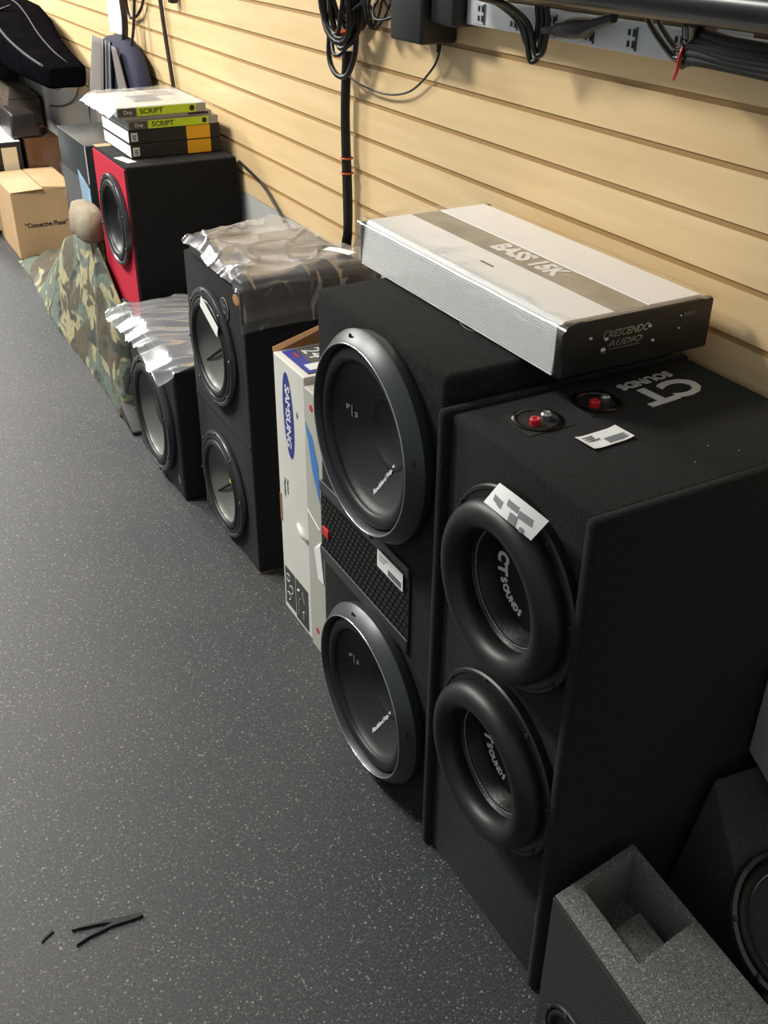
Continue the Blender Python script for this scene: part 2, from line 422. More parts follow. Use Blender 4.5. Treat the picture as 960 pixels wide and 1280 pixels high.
# ------------------------------------------------------------------ woofers (parts of enclosures)
UP = V((0, 0, 1)); NX = V((-1, 0, 0))
def arc_text(s, R, a0, step, size, M4, h, inward=True, sizes=None):
    """letters along an arc, tops toward the centre, angle in degrees in the local frame"""
    bm = bmesh.new(); a = a0
    for i, ch in enumerate(s):
        sz = sizes[i] if sizes else size
        st = step * (sz / size)
        a_mid = math.radians(a + st / 2); a += st
        t = text_bm(ch, sz, off=sz * 0.055, ext=0.0005)
        c = V((R * math.cos(a_mid), R * math.sin(a_mid), h))
        rot = Matrix.Rotation(a_mid + PI / 2, 4, 'Z')
        merge(bm, t, 0, M4 @ Matrix.Translation(c) @ rot)
    return bm
def screws(R, h, n, r, M4, a0, m, parent):
    for k in range(n):
        a = a0 + 2 * PI * k / n; bm = bmesh.new()
        lathe(bm, [(r, 0), (r, 0.002), (r * .8, 0.003), (r * .35, 0.0028), (0, 0.0015)], M4 @ Matrix.Translation((R * math.cos(a), R * math.sin(a), h)), 10)
        obj('screw', bm, m, parent)
def woofer_rf(parent, y, z, X):
    m4 = frame_m((X, y, z), NX, UP)
    w_ = obj('woofer', lth([(0.10, -0.03), (0.163, 0.0), (0.166, 0.004), (0.168, 0.012), (0.170, 0.021), (0.168, 0.025), (0.1545, 0.0415), (0.1525, 0.043), (0.150, 0.043), (0.1485, 0.040), (0.147, 0.030), (0.146, 0.024)], m4, 96), 'satin', parent, smooth=35)
    obj('bezel_ring', lth(torus_prof(0.1512, 0.0013, 0.0435, 8), m4, 96), 'silver', w_, smooth=True)
    obj('surround', lth(arc_prof(0.1335, 0.0125, 0.026, 0, 180, 12, 0.75), m4, 96), 'rubber', w_, smooth=True)
    obj('cone', lth([(0.122, 0.026), (0.121, 0.022), (0.112, 0.014), (0.095, 0.004), (0.075, -0.006), (0.060, -0.012)], m4, 96), 'cone_soft', w_, smooth=True)
    obj('dust_cap', lth([(0.061, -0.011), (0.057, -0.010), (0.052, -0.014), (0.040, -0.020), (0.020, -0.025), (0, -0.0265)], m4, 64), 'cone_soft', w_, smooth=True)
    for a in (12, 102, 192, 282):
        a = math.radians(a); c = V((0.161 * math.cos(a), 0.161 * math.sin(a), 0.0345))
        obj('bolt', lathe(bmesh.new(), [(0.0048, 0), (0.0048, 0.0016), (0.003, 0.0018), (0.0028, -0.001), (0, -0.001)], m4 @ Matrix.Translation(c), 12), 'matte', w_)
    # script along a diagonal and the small emblem, printed on the cone
    cp = [(0.146, 0.024), (0.1335, 0.0354), (0.122, 0.026), (0.121, 0.022), (0.112, 0.014), (0.095, 0.004), (0.075, -0.006), (0.061, -0.0105), (0.052, -0.014), (0.040, -0.020), (0.020, -0.025), (0, -0.0265)]
    t = text_bm('Rockford Fosgate', 0.0105, shear=0.35, off=0.0005, ext=0.0004, sx=0.82); bmesh.ops.subdivide_edges(t, edges=t.edges[:], cuts=1)
    bm = bmesh.new(); merge(bm, t, 0, Matrix.Translation((0.006, -0.076, 0)) @ Matrix.Rotation(math.radians(66), 4, 'Z')); drape(bm, cp)
    bmesh.ops.transform(bm, matrix=m4, verts=bm.verts); obj('script_lettering', bm, 'letter', w_)
    bm = bmesh.new(); merge(bm, text_bm('P', 0.0115, off=0.0003), 0, Matrix.Translation((-0.099, 0.010, 0)))
    box(bm, (-0.0925, -0.006, 0), (-0.0915, 0.015, 0.0008)); merge(bm, text_bm('2', 0.0115, off=0.0003), 0, Matrix.Translation((-0.085, -0.001, 0)))
    drape(bm, cp); bmesh.ops.transform(bm, matrix=m4, verts=bm.verts); obj('emblem', bm, 'letter', w_)
    return w_
def woofer_ct(parent, y, z, X, n=5):
    m4 = frame_m((X, y, z), NX, UP)
    w_ = obj('woofer', lth([(0.11, -0.03), (0.132, 0.0), (0.139, 0.001), (0.140, 0.012), (0.138, 0.015), (0.1335, 0.0155), (0.132, 0.014), (0.120, 0.014)], m4, 96), 'black', parent, smooth=35)
    obj('surround', lth(arc_prof(0.1035, 0.0205, 0.024, -40, 215, 22, 1.1), m4, 96), 'rubber', w_, smooth=True)
    bm = bmesh.new()
    for k in range(90):
        a = 2 * PI * k / 90; c = V((0.0815 * math.cos(a), 0.0815 * math.sin(a), 0.0075))
        lathe(bm, [(0.0016, 0), (0.0013, 0.001), (0, 0.0014)], m4 @ Matrix.Translation(c) @ Matrix.Diagonal((1, 1, 1, 1)), 6)
    lathe(bm, torus_prof(0.0815, 0.0006, 0.0075, 6), m4, 64)
    obj('stitching', bm, 'grey_ink', w_)
    obj('cone', lth([(0.086, 0.012), (0.083, 0.007), (0.079, 0.006), (0.076, 0.0), (0.070, -0.018)], m4, 72), 'cone', w_, smooth=35)
    obj('dust_cap', lth([(0.071, -0.018), (0.069, -0.0155), (0.055, -0.0175), (0.035, -0.021), (0, -0.023)], m4, 64), 'cone', w_, smooth=True)
    bm = arc_text('CTSOUNDS', 0.054, 160, 11, 0.0135, I4, 0, sizes=[0.026, 0.024, 0.0155, 0.0145, 0.0135, 0.013, 0.0125, 0.012])
    drape(bm, [(0.079, 0.006), (0.076, 0.0), (0.071, -0.0155), (0.055, -0.0175), (0.035, -0.021), (0, -0.023)]); bmesh.ops.transform(bm, matrix=m4, verts=bm.verts)
    obj('lettering', bm, 'letter', w_)
    screws(0.1345, 0.0145, 8, 0.0035, m4, 0.2, 'matte', w_)
    return w_
def woofer_spoke(parent, y, z, X, yellow):
    m4 = frame_m((X, y, z), NX, UP)
    w_ = obj('woofer', lth([(0.11, -0.03), (0.133, 0.0), (0.1385, 0.001), (0.139, 0.010), (0.137, 0.014), (0.131, 0.016), (0.127, 0.014), (0.1255, 0.010)], m4, 96), 'dark_metal', parent, smooth=35)
    obj('gasket', lth([(0.1265, 0.0095), (0.125, 0.0155), (0.1185, 0.0165), (0.116, 0.013), (0.1155, 0.009)], m4, 96), 'rubber', w_, smooth=35)
    obj('surround', lth(arc_prof(0.107, 0.0095, 0.010, 0, 180, 12, 1.0), m4, 96), 'black', w_, smooth=True)
    obj('cone', lth([(0.098, 0.010), (0.096, 0.005), (0.085, -0.004), (0.06, -0.018), (0.03, -0.03), (0, -0.034)], m4, 72), 'cone_grey', w_, smooth=True)
    bm = bmesh.new()
    for a in (100, 220, 340):
        mm = m4 @ Matrix.Rotation(math.radians(a), 4, 'Z')
        hexa(bm, [mm @ V(p) for p in ((0.0, -0.005, -0.034), (0.092, -0.002, 0.0), (0.092, 0.002, 0.0), (0.0, 0.005, -0.034), (0.0, -0.002, -0.026), (0.088, -0.001, 0.001), (0.088, 0.001, 0.001), (0.0, 0.002, -0.026))])
    lathe(bm, [(0.013, -0.032), (0.012, -0.022), (0.007, -0.019), (0, -0.018)], m4, 24)
    obj('spoke_ribs', bm, 'black', w_)
    if yellow:
        obj('centre_cap', lth([(0.009, -0.020), (0.0085, -0.012), (0.004, -0.010), (0, -0.0098)], m4, 20), 'brass', w_, smooth=40, label='small yellow cap in the middle of the cone')
    screws(0.133, 0.0145, 8, 0.004, m4, 0.1, 'dark_metal', w_)
    return w_
def woofer_plain(parent, y, z, X, R, ring='dark_metal', n=None, cone='cone', cap=False):
    m4 = frame_m((X, y, z) if n is None else X, NX if n is None else n, UP)
    k = R / 0.14
    s = lambda pr: [(a * k, b * k) for a, b in pr]
    w_ = obj('woofer', lth(s([(0.11, -0.03), (0.132, 0.0), (0.1395, 0.001), (0.140, 0.012), (0.138, 0.016), (0.130, 0.018), (0.126, 0.014), (0.124, 0.009)]), m4, 96), ring, parent, smooth=35)
    obj('surround', lth(s(arc_prof(0.1125, 0.0115, 0.009, 0, 180, 12, 0.9)), m4, 96), 'rubber', w_, smooth=True)
    obj('cone', lth(s([(0.101, 0.009), (0.099, 0.004), (0.080, -0.012), (0.052, -0.028)]), m4, 72), cone, w_, smooth=True)
    obj('dust_cap', lth(s([(0.053, -0.028), (0.050, -0.020), (0.036, -0.009), (0.018, -0.004), (0, -0.002)]), m4, 48), cone if cap else 'cone', w_, smooth=True)
    screws(0.134 * k, 0.0165 * k, 8, 0.004, m4, 0.3, 'dark_metal', w_)
    return w_

# ------------------------------------------------------------------ nearest tower (CT)
t = empty('subwoofer_enclosure', 'tall black carpeted subwoofer box nearest the camera, silver logo and speaker terminals on its top', 'speaker', (0.87, 0.88, 0))
bm = bmesh.new()
box(bm, (0.668, 0.729, 0.0), (1.085, 1.028, 0.829), 0.006, 3)
for z in (0.655, 0.352): bm = cut(bm, frame_m((0.668, 0.858, z), NX, UP), 0.128)
box(bm, (0.655, 0.711, 0.0), (1.088, 0.731, 0.834), 0.009, 4)
box(bm, (0.655, 1.026, 0.0), (1.088, 1.046, 0.834), 0.009, 4)
cab = obj('cabinet', bm, 'carpet', t, smooth=40)
woofer_ct(t, 0.858, 0.655, 0.668)
woofer_ct(t, 0.858, 0.352, 0.668)
for (x, y) in ((0.757, 0.958), (0.861, 0.966)):
    m4 = Matrix.Translation((x, y, 0.829))
    tc_ = obj('terminal_cup', lth([(0.034, 0), (0.0345, 0.0025), (0.031, 0.0038), (0.028, 0.003), (0.026, -0.0), (0.0, 0.0006)], m4, 40), 'gloss', t, smooth=35)
    obj('red_terminal', lth([(0.0075, 0), (0.0075, 0.008), (0.006, 0.010), (0.0035, 0.010), (0.003, 0.008), (0, 0.008)], Matrix.Translation((x - 0.010, y - 0.008, 0.829)), 20), 'red', tc_, smooth=35)
    obj('silver_terminal', lth([(0.0075, 0), (0.0075, 0.008), (0.0055, 0.0105), (0.0035, 0.010), (0.003, 0.007), (0, 0.007)], Matrix.Translation((x + 0.012, y - 0.002, 0.829)), 20), 'silver', tc_, smooth=35)
    obj('terminal_plate', bx((x - 0.036, y - 0.034, 0.8285), (x + 0.036, y + 0.034, 0.8300), 0.0005), 'matte', tc_)
bm = bmesh.new(); merge(bm, text_bm('CT', 0.068, off=0.0022, shear=0.0, ext=0.0006, sx=1.25), 0, frame_m((0.974, 0.951, 0.8302), (0, 0, 1), (0.08, -1, 0)))
merge(bm, text_bm('SOUNDS', 0.024, off=0.0006, ext=0.0006, sx=1.05), 0, frame_m((0.968, 0.992, 0.8302), (0, 0, 1), (0.08, -1, 0)))
obj('top_lettering', bm, 'letter', t)
def price_tag(parent, c, n, up, w_, h, lines=True, curl=0.0, label=None, m='white'):
    m4 = frame_m(c, n, up)
    def f(u, v):
        x = (u - .5) * w_; y = (v - .5) * h
        return m4 @ V((x, y, 0.0012 + curl * max(0, abs(u - .5) - .25) ** 2 * 0.9))
    p = obj('price_label', sheet(f, 10, 2, 0.0004), m, parent, label=label)
    if lines:
        bm = bmesh.new(); x = -w_ * .05; 
        rr = random.Random(int(w_ * 1e5))
        while x < w_ * .42:
            bw = rr.uniform(.0006, .0016); box(bm, (x, -h * .38, 0.0012), (x + bw, -h * .05, 0.0026), M4=m4); x += bw + rr.uniform(.0006, .0016)
        for i in range(3): box(bm, (-w_ * .42, h * (.28 - i * .14), 0.0012), (-w_ * (.42 - .3 * rr.uniform(.6, 1.1)), h * (.32 - i * .14), 0.0026), M4=m4)
        obj('barcode_print', bm, 'grey_ink', p)
    return p
price_tag(t, (0.800, 0.874, 0.8305), (0, 0, 1), (-0.06, 1, 0), 0.068, 0.036, curl=0.04)
# curled silver-grey tag stuck over the upper woofer rim
m4t = frame_m((0.634, 0.834, 0.790), (-0.93, 0, 0.30), (0, 0.0, 1))
def f(u, v): return m4t @ V(((u - .5) * .100 + (v - .5) * .016, (v - .5) * .034 + .005 * math.cos((u - .5) * 2.6), 0.002 + 0.010 * math.cos((u - .5) * 2.4) - 0.010))
p = obj('price_label', sheet(f, 14, 3, 0.0004), 'white', t)
bm = bmesh.new()
for a in ((-0.04, -0.006, -0.018, 0.004), (0.0, -0.012, 0.014, 0.000), (-0.010, 0.004, 0.012, 0.012), (0.014, 0.000, 0.038, 0.009), (0.022, -0.014, 0.028, -0.008)):
    n_ = 4
    for i in range(n_):
        x0 = a[0] + (a[2] - a[0]) * i / n_; x1 = a[0] + (a[2] - a[0]) * (i + 1) / n_
        zz = 0.0030 + 0.010 * math.cos((x0 / .100) * 2.4) - 0.010
        zz2 = 0.0030 + 0.010 * math.cos((x1 / .100) * 2.4) - 0.010
        hexa(bm, [m4t @ V(q) for q in ((x0, a[1], zz - .0008), (x1, a[1], zz2 - .0008), (x1, a[3], zz2 - .0008), (x0, a[3], zz - .0008), (x0, a[1], zz), (x1, a[1], zz2), (x1, a[3], zz2), (x0, a[3], zz))])
obj('tag_print', bm, 'grey_ink', p)
# lint on the carpet top
for q in ((0.86, 0.775), (0.905, 0.80), (0.93, 0.772)):
    obj('lint', lathe(bmesh.new(), [(0.0013, 0), (0.0008, 0.001), (0, 0.0012)], Matrix.Translation((q[0], q[1], 0.829)), 6), 'grey_ink', t)

# ------------------------------------------------------------------ second tower (large bezels, mesh vent between)
t = empty('subwoofer_enclosure', 'tall black carpeted enclosure under the silver amplifier with two wide grey-bezelled woofers', 'speaker', (0.88, 1.262, 0))
bm = bmesh.new(); box(bm, (0.677, 1.058, 0.0), (1.088, 1.469, 0.868), 0.012, 4)
for z in (0.700, 0.186): bm = cut(bm, frame_m((0.677, 1.239, z), NX, UP), 0.158)
obj('cabinet', bm, 'carpet2', t, smooth=40)
woofer_rf(t, 1.239, 0.700, 0.677)
woofer_rf(t, 1.239, 0.186, 0.677)
v_ = obj('port_vent', bx((0.673, 1.135, 0.364), (0.679, 1.462, 0.494), 0.001), 'matte', t)
bm = bmesh.new()
box(bm, (0.6715, 1.137, 0.342), (0.677, 1.463, 0.368), 0.002); box(bm, (0.6715, 1.137, 0.490), (0.677, 1.463, 0.512), 0.002)
obj('vent_rail', bm, 'satin', v_)
bm = bmesh.new()
for i in range(23):
    for j in range(10):
        y = 1.146 + i * 0.0138 + (0.0069 if j % 2 else 0); z = 0.376 + j * 0.0118
        if y < 1.45: tube(bm, [(0.6725, y + 0.0064 * math.cos(2*PI*k/6), z + 0.0064 * math.sin(2*PI*k/6)) for k in range(7)], 0.0007, 4)
obj('vent_mesh', bm, 'matte', v_)
price_tag(t, (0.6705, 1.192, 0.478), (-1, 0, 0), (0, 0.0, 1), 0.086, 0.034)
obj('red_flag_badge', bx((0.669, 1.425, 0.403), (0.674, 1.450, 0.421), 0.001, M4=None), 'red', t, label='small red plastic badge')
bm = bmesh.new(); tube(bm, [(0.80, 1.22, 0.869), (0.795, 1.19, 0.8695), (0.81, 1.165, 0.8695), (0.83, 1.15, 0.869)], 0.0006, 5, 6); obj('loose_thread', bm, 'grey_ink', t)

# ------------------------------------------------------------------ amplifier lying on the towers
AZ = 0.869
t = empty('amplifier', 'long silver finned car amplifier wrapped in clear film lying on top of the speaker towers', 'amplifier', (0.93, 1.26, AZ))
def amp_body():
    bm = bmesh.new(); n = 17; prof = []
    zb, zt = AZ + 0.004, AZ + 0.070
    for i in range(n):
        z0 = zb + (zt - zb) * i / n; dz = (zt - zb) / n
        s = 0.006 * (i / n)
        prof += [(0.797 + s, z0), (0.797 + s, z0 + dz * .55), (0.8005 + s, z0 + dz * .62), (0.8005 + s, z0 + dz * .95)]
    prof += [(0.806, AZ + 0.072), (0.812, AZ + 0.0765)]
    prof += [(0.893, AZ + 0.0765), (0.894, AZ + 0.0755), (0.953, AZ + 0.0755), (0.954, AZ + 0.0765)]
    prof += [(1.046, AZ + 0.0765), (1.053, AZ + 0.072)]
    for i in range(n - 1, -1, -1):
        z0 = zb + (zt - zb) * i / n; dz = (zt - zb) / n; s = 0.006 * (i / n)
        prof += [(1.0585 - s, z0 + dz * .95), (1.0585 - s, z0 + dz * .62), (1.062 - s, z0 + dz * .55), (1.062 - s, z0)]
    a = [bm.verts.new((x, 0.990, z)) for x, z in prof]; b = [bm.verts.new((x, 1.535, z)) for x, z in prof]
    for i in range(len(prof)):
        j = (i + 1) % len(prof); bm.faces.new((a[i], b[i], b[j], a[j]))
    bm.faces.new(a); bm.faces.new(b[::-1]); bmesh.ops.recalc_face_normals(bm, faces=bm.faces)
    return bm
ab = obj('heatsink_body', amp_body(), 'alu', t)
def band_mat():
    m = bpy.data.materials.new('smoky_band'); m.use_nodes = True; nt = m.node_tree; b = nt.nodes['Principled BSDF']
    tc = nt.nodes.new('ShaderNodeTexCoord'); mp = nt.nodes.new('ShaderNodeMapping'); mp.inputs['Scale'].default_value = (14, 6, 3); mp.inputs['Rotation'].default_value = (0, 0, 0.6)
    n = nt.nodes.new('ShaderNodeTexNoise'); n.inputs['Scale'].default_value = 2.5; n.inputs['Detail'].default_value = 4
    cr = nt.nodes.new('ShaderNodeValToRGB'); cr.color_ramp.elements[0].position = .35; cr.color_ramp.elements[0].color = srgb('4d4841'); cr.color_ramp.elements[1].position = .68; cr.color_ramp.elements[1].color = srgb('8d8475')
    nt.links.new(tc.outputs['Object'], mp.inputs[0]); nt.links.new(mp.outputs[0], n.inputs['Vector']); nt.links.new(n.outputs['Fac'], cr.inputs[0]); nt.links.new(cr.outputs[0], b.inputs['Base Color'])
    b.inputs['Roughness'].default_value = 0.3
    return m
M['band'] = band_mat()
obj('centre_band', bx((0.8955, 0.991, AZ + 0.0750), (0.9520, 1.534, AZ + 0.0762), 0.0003), 'band', t)
text('model_lettering', 'BASS 15K', 0.047, (0.925, 1.232, AZ + 0.0766), (0, 0, 1), (1, 0, 0), 'white', t, off=0.0020, sx=0.86)
text('maker_lettering', 'CRESCENDO', 0.006, (0.856, 1.240, AZ + 0.0768), (0, 0, 1), (1, 0, 0), 'ink', t)
for y0, y1, nm in ((0.976, 0.991, 0), (1.534, 1.541, 1)):
    bm = bmesh.new(); box(bm, (0.7975, y0, AZ + 0.0005), (1.062, y1, AZ + 0.0745), 0.005, 3)
    ep = obj('end_plate', bm, 'black', t, smooth=40)
    if nm == 0:
        fn = (0, -1, 0)
        bm = bmesh.new(); merge(bm, text_bm('CRESCENDO', 0.0145, shear=0.3, off=0.0002, sx=0.95), 0, frame_m((0.905, 0.9755, AZ + 0.052), fn, UP))
        merge(bm, text_bm('AUDIO', 0.012, shear=0.3, off=0.0002, sx=1.5), 0, frame_m((0.905, 0.9755, AZ + 0.038), fn, UP))
        box(bm, (0.878, 0.975, AZ + 0.0300), (0.932, 0.976, AZ + 0.0312))
        obj('chrome_lettering', bm, 'silver', ep)
        for x, z, r in ((0.872, 0.046, 0.0035), (0.869, 0.031, 0.0045), (0.946, 0.052, 0.0035), (0.955, 0.030, 0.003), (1.0, 0.040, 0.002), (1.0, 0.058, 0.002), (0.845, 0.052, 0.003)):
            obj('screw', lth([(r, 0), (r, 0.002), (r * .6, 0.0032), (0, 0.0034)], frame_m((x, 0.976, AZ + z), fn, UP), 12), 'silver', ep, smooth=True)
        text('spec_lettering', 'INPUT', 0.008, (1.018, 0.9756, AZ + 0.058), fn, UP, 'grey_ink', ep)
# shrink film, loose around the ends
def fw(u, v):
    y = 0.968 + 0.580 * v
    a = 2 * PI * u
    hx, hz = 0.1375, 0.0405
    ct, st = math.cos(a), math.sin(a); e = 2 / 9
    x = 0.9297 + hx * math.copysign(abs(ct) ** e, ct); z = AZ + 0.0405 + hz * math.copysign(abs(st) ** e, st)
    endf = max(0, 1 - v / .07) + max(0, (v - .95) / .05)
    k = fbm(x * 30, y * 22, z * 30) * 0.0012 * (1 + 2.5 * endf)
    if st > -0.5: z += k
    x += k * .6
    z = max(z, AZ + 0.0003)
    return V((x, y + endf * fbm(x * 40, z * 60, 3) * .004, z))
film = obj('clear_wrap', sheet(fw, 96, 90), 'film_thin', t, smooth=True)

# ------------------------------------------------------------------ cartons between the towers
t = empty('monitor_carton', 'white monitor carton standing upright with blue oval logo and open brown top flap', 'box', (0.9, 1.715, 0))
bm = bmesh.new()
def crn(p, k=1):
    return p
box(bm, (0.727, 1.641, 0.0), (1.085, 1.789, 0.630), 0.0025, 2)
bmesh.ops.bisect_plane(bm, geom=bm.verts[:] + bm.edges[:] + bm.faces[:], plane_co=(0, 0, .27), plane_no=(0, .25, 1))
bmesh.ops.bisect_plane(bm, geom=bm.verts[:] + bm.edges[:] + bm.faces[:], plane_co=(0, 0, .29), plane_no=(0, .25, 1))
for v in bm.verts:
    if abs(v.co.z - .27 + .25 * v.co.y) < .03 and v.co.x < .75 and v.co.z > .2: pass
obj('carton_body', bm, 'carton', t)
# brown inner flap left standing at the far edge
bm = bmesh.new(); hexa(bm, [V(p) for p in ((0.728, 1.786, 0.628), (1.08, 1.786, 0.628), (1.08, 1.790, 0.628), (0.728, 1.790, 0.628), (0.732, 1.800, 0.634), (1.05, 1.806, 0.716), (1.05, 1.810, 0.716), (0.732, 1.804, 0.634))])
obj('open_flap', bm, 'kraft_in', t, label='brown inner flap left standing open')
bm = bx((0.742, 1.652, 0.6300), (1.08, 1.780, 0.6312)); pn = obj('top_print', bm, mat('dark_grey_print', '4a4d4c', 0.45), t)
obj('blue_panel', bx((0.742, 1.653, 0.6310), (0.769, 1.779, 0.6318)), 'blue', pn)
text('size_lettering', '24', 0.058, (0.796, 1.742, 0.6315), (0, 0, 1), (1, 0, 0), 'letter', pn, sx=0.9)
obj('picture_panel', bx((0.752, 1.664, 0.6320), (0.784, 1.694, 0.6326)), 'letter', pn)
obj('red_mark', bx((0.756, 1.735, 0.6316), (0.763, 1.760, 0.6323)), 'dullred', pn)
# front face: oval and lettering running down
m4 = frame_m((0.7268, 1.722, 0.515), NX, UP)
bm = bmesh.new(); el = []
for k in range(48):
    a = 2 * PI * k / 48; p = Matrix.Rotation(math.radians(4), 4, 'Z') @ V((0.0235 * math.cos(a), 0.094 * math.sin(a), 0)); el.append(p)
a_ = [bm.verts.new(m4 @ (p + V((0, 0, 0.0002)))) for p in el]; b_ = [bm.verts.new(m4 @ (p + V((0, 0, 0.0010)))) for p in el]
bm.faces.new(b_); bm.faces.new(a_[::-1])
for k in range(48): bm.faces.new((a_[k], a_[(k+1) % 48], b_[(k+1) % 48], b_[k]))
ov = obj('blue_oval', bm, 'blue', t)
text('brand_lettering', 'SAMSUNG', 0.031, (0.7256, 1.722, 0.513), NX, (0, -1, 0), 'letter', ov, off=0.0008, sx=0.98)
text('fine_print', 'Monitor', 0.014, (0.7266, 1.757, 0.332), NX, (0, -1, 0), 'ink', t)
text('fine_print', 'Moniteur', 0.010, (0.7266, 1.742, 0.340), NX, (0, -1, 0), 'ink', t)
text('fine_print', 'LED', 0.008, (0.7266, 1.678, 0.535), NX, (0, -1, 0), 'ink', t)
ik = obj('handling_panel', bx((0.7258, 1.728, 0.018), (0.7272, 1.778, 0.118)), mat('panel_grey', '3d3e3b', .6), t)
ik2 = obj('handling_panel', bx((0.7258, 1.658, 0.010), (0.7272, 1.722, 0.118)), mat('panel_grey', '3d3e3b', .6), t)
bm = bmesh.new()
for y, z, s in ((1.760, 0.095, 0), (1.745, 0.07, 1), (1.76, 0.045, 1)):
    tube(bm, [(0.7254, y + .010 * math.cos(k * PI / 4), z + .010 * math.sin(k * PI / 4)) for k in range(9 - s * 2)], 0.0011, 5)
obj('pictogram', bm, 'letter', ik)
bm = bmesh.new()
tube(bm, [(0.7254, 1.705, 0.03), (0.7254, 1.705, 0.06), (0.7254, 1.698, 0.075)], 0.0012, 5); tube(bm, [(0.7254, 1.68, 0.03), (0.7254, 1.68, 0.05)], 0.003, 5); tube(bm, [(0.7254, 1.675, 0.075), (0.7254, 1.685, 0.1)], 0.0012, 5)
tube(bm, [(0.7254, 1.70, 0.095), (0.7254, 1.708, 0.095)], 0.0025, 5)
obj('pictogram', bm, 'letter', ik2)
# crease/dent bulge
bm = bmesh.new(); tube(bm, [(0.7275, 1.70, 0.272), (0.7258, 1.68, 0.268), (0.7245, 1.66, 0.262), (0.7275, 1.645, 0.257)], lambda t_: 0.002 + 0.006 * math.sin(PI * min(1, t_ * 1.0)), 8, 5)
obj('dented_crease', bm, 'carton', t, smooth=True)
obj('tear_mark', bx((0.7262, 1.779, 0.235), (0.7272, 1.7893, 0.305)), 'kraft_in', t)

t = empty('flat_screen_carton', 'grey-white upright carton with blue swoosh squeezed between the blue-oval carton and the speaker tower', 'box', (0.9, 1.56, 0))
bm = bmesh.new(); box(bm, (0.722, 1.492, 0.0), (1.08, 1.632, 0.618), 0.003, 2)
obj('carton_body', bm, 'carton_g', t)
bm = bmesh.new(); q = [(1.628, .545), (1.60, .525), (1.575, .47), (1.57, .39), (1.60, .445), (1.615, .50)]
a_ = [bm.verts.new((0.7224, y, z)) for y, z in q]; b_ = [bm.verts.new((0.7212, y, z)) for y, z in q]
bm.faces.new(a_); bm.faces.new(b_[::-1])
for k in range(6): bm.faces.new((a_[k], a_[(k+1) % 6], b_[(k+1) % 6], b_[k]))
bmesh.ops.recalc_face_normals(bm, faces=bm.faces)
obj('blue_swoosh', bm, 'lightblue', t)
for z in (0.585, 0.055): obj('red_dot', lth([(0.007, 0), (0.007, 0.001), (0, 0.001)], frame_m((0.7222, 1.60, z), NX, UP), 20), 'red', t)
bm = bmesh.new(); tube(bm, [(0.7222, 1.632, 0.345), (0.7218, 1.575, 0.325)], 0.0014, 6); obj('tape_edge', bm, 'white', t)
bm = bmesh.new(); hexa(bm, [V(p) for p in ((0.7221, 1.565, 0.20), (0.7221, 1.592, 0.20), (0.7221, 1.600, 0.27), (0.7221, 1.570, 0.30), (0.7205, 1.56, 0.20), (0.7205, 1.588, 0.2), (0.718, 1.598, 0.27), (0.716, 1.565, 0.295))])
obj('torn_paper', bm, 'white', t)

# ------------------------------------------------------------------ third tower (spoked woofers) and the bag on it
t = empty('subwoofer_enclosure', 'black enclosure with round crest badge and chipped corner, two stacked woofers with three-spoked grey cones', 'speaker', (0.9, 2.118, 0))
bm = bmesh.new(); box(bm, (0.722, 1.931, 0.0), (1.055, 2.305, 0.703), 0.007, 3)
for z in (0.520, 0.158): bm = cut(bm, frame_m((0.722, 2.128, z), NX, UP), 0.130)
obj('cabinet', bm, 'carpet', t, smooth=40)
woofer_spoke(t, 2.128, 0.520, 0.722, False)
woofer_spoke(t, 2.128, 0.158, 0.722, True)
m4 = frame_m((0.7215, 2.040, 0.640), NX, UP)
bd = obj('crest_badge', lth([(0.026, 0), (0.026, 0.0012), (0, 0.0012)], m4, 40), 'black', t)
bm = bmesh.new(); lathe(bm, torus_prof(0.0245, 0.0011, 0.0013, 6), m4, 40); lathe(bm, torus_prof(0.009, 0.0009, 0.0013, 6), m4, 24)
tube(bm, [m4 @ V((0, -0.022, 0.0014)), m4 @ V((0, 0.022, 0.0014))], 0.0009, 5); tube(bm, [m4 @ V((-0.012, -0.016, 0.0014)), m4 @ V((-0.006, 0.0, 0.0014)), m4 @ V((-0.012, 0.016, 0.0014))], 0.0008, 5, 4)
tube(bm, [m4 @ V((0.012, -0.016, 0.0014)), m4 @ V((0.006, 0.0, 0.0014)), m4 @ V((0.012, 0.016, 0.0014))], 0.0008, 5, 4)
obj('crest', bm, 'grey_ink', bd)
bm = bmesh.new()
lathe(bm, [(0.016, -0.0006), (0.0135, 0.0009), (0, 0.0012)], frame_m((0.7215, 1.968, 0.682), NX, UP) @ Matrix.Diagonal((1.25, .8, 1, 1)), 9)
obj('chipped_corner', bm, mat('bare_chipboard', '9a6a3c', 0.9, vary=.4, vscale=200, bump=1, bscale=200), t, label='chipped corner showing bare brown board')
price_tag(t, (0.700, 2.085, 0.612), (-1, 0, 0), (0, -0.42, 1), 0.108, 0.029, lines=False)
bm = bmesh.new(); box(bm, (0.7205, 1.936, 0.335), (0.7222, 2.30, 0.345)); obj('carpet_seam', bm, 'matte', t)
bm = bmesh.new(); box(bm, (0.722, 1.9305, 0.0), (0.76, 1.934, 0.004)); obj('frayed_edge', bm, mat('bare_board', '6b4a3a', .9), t)

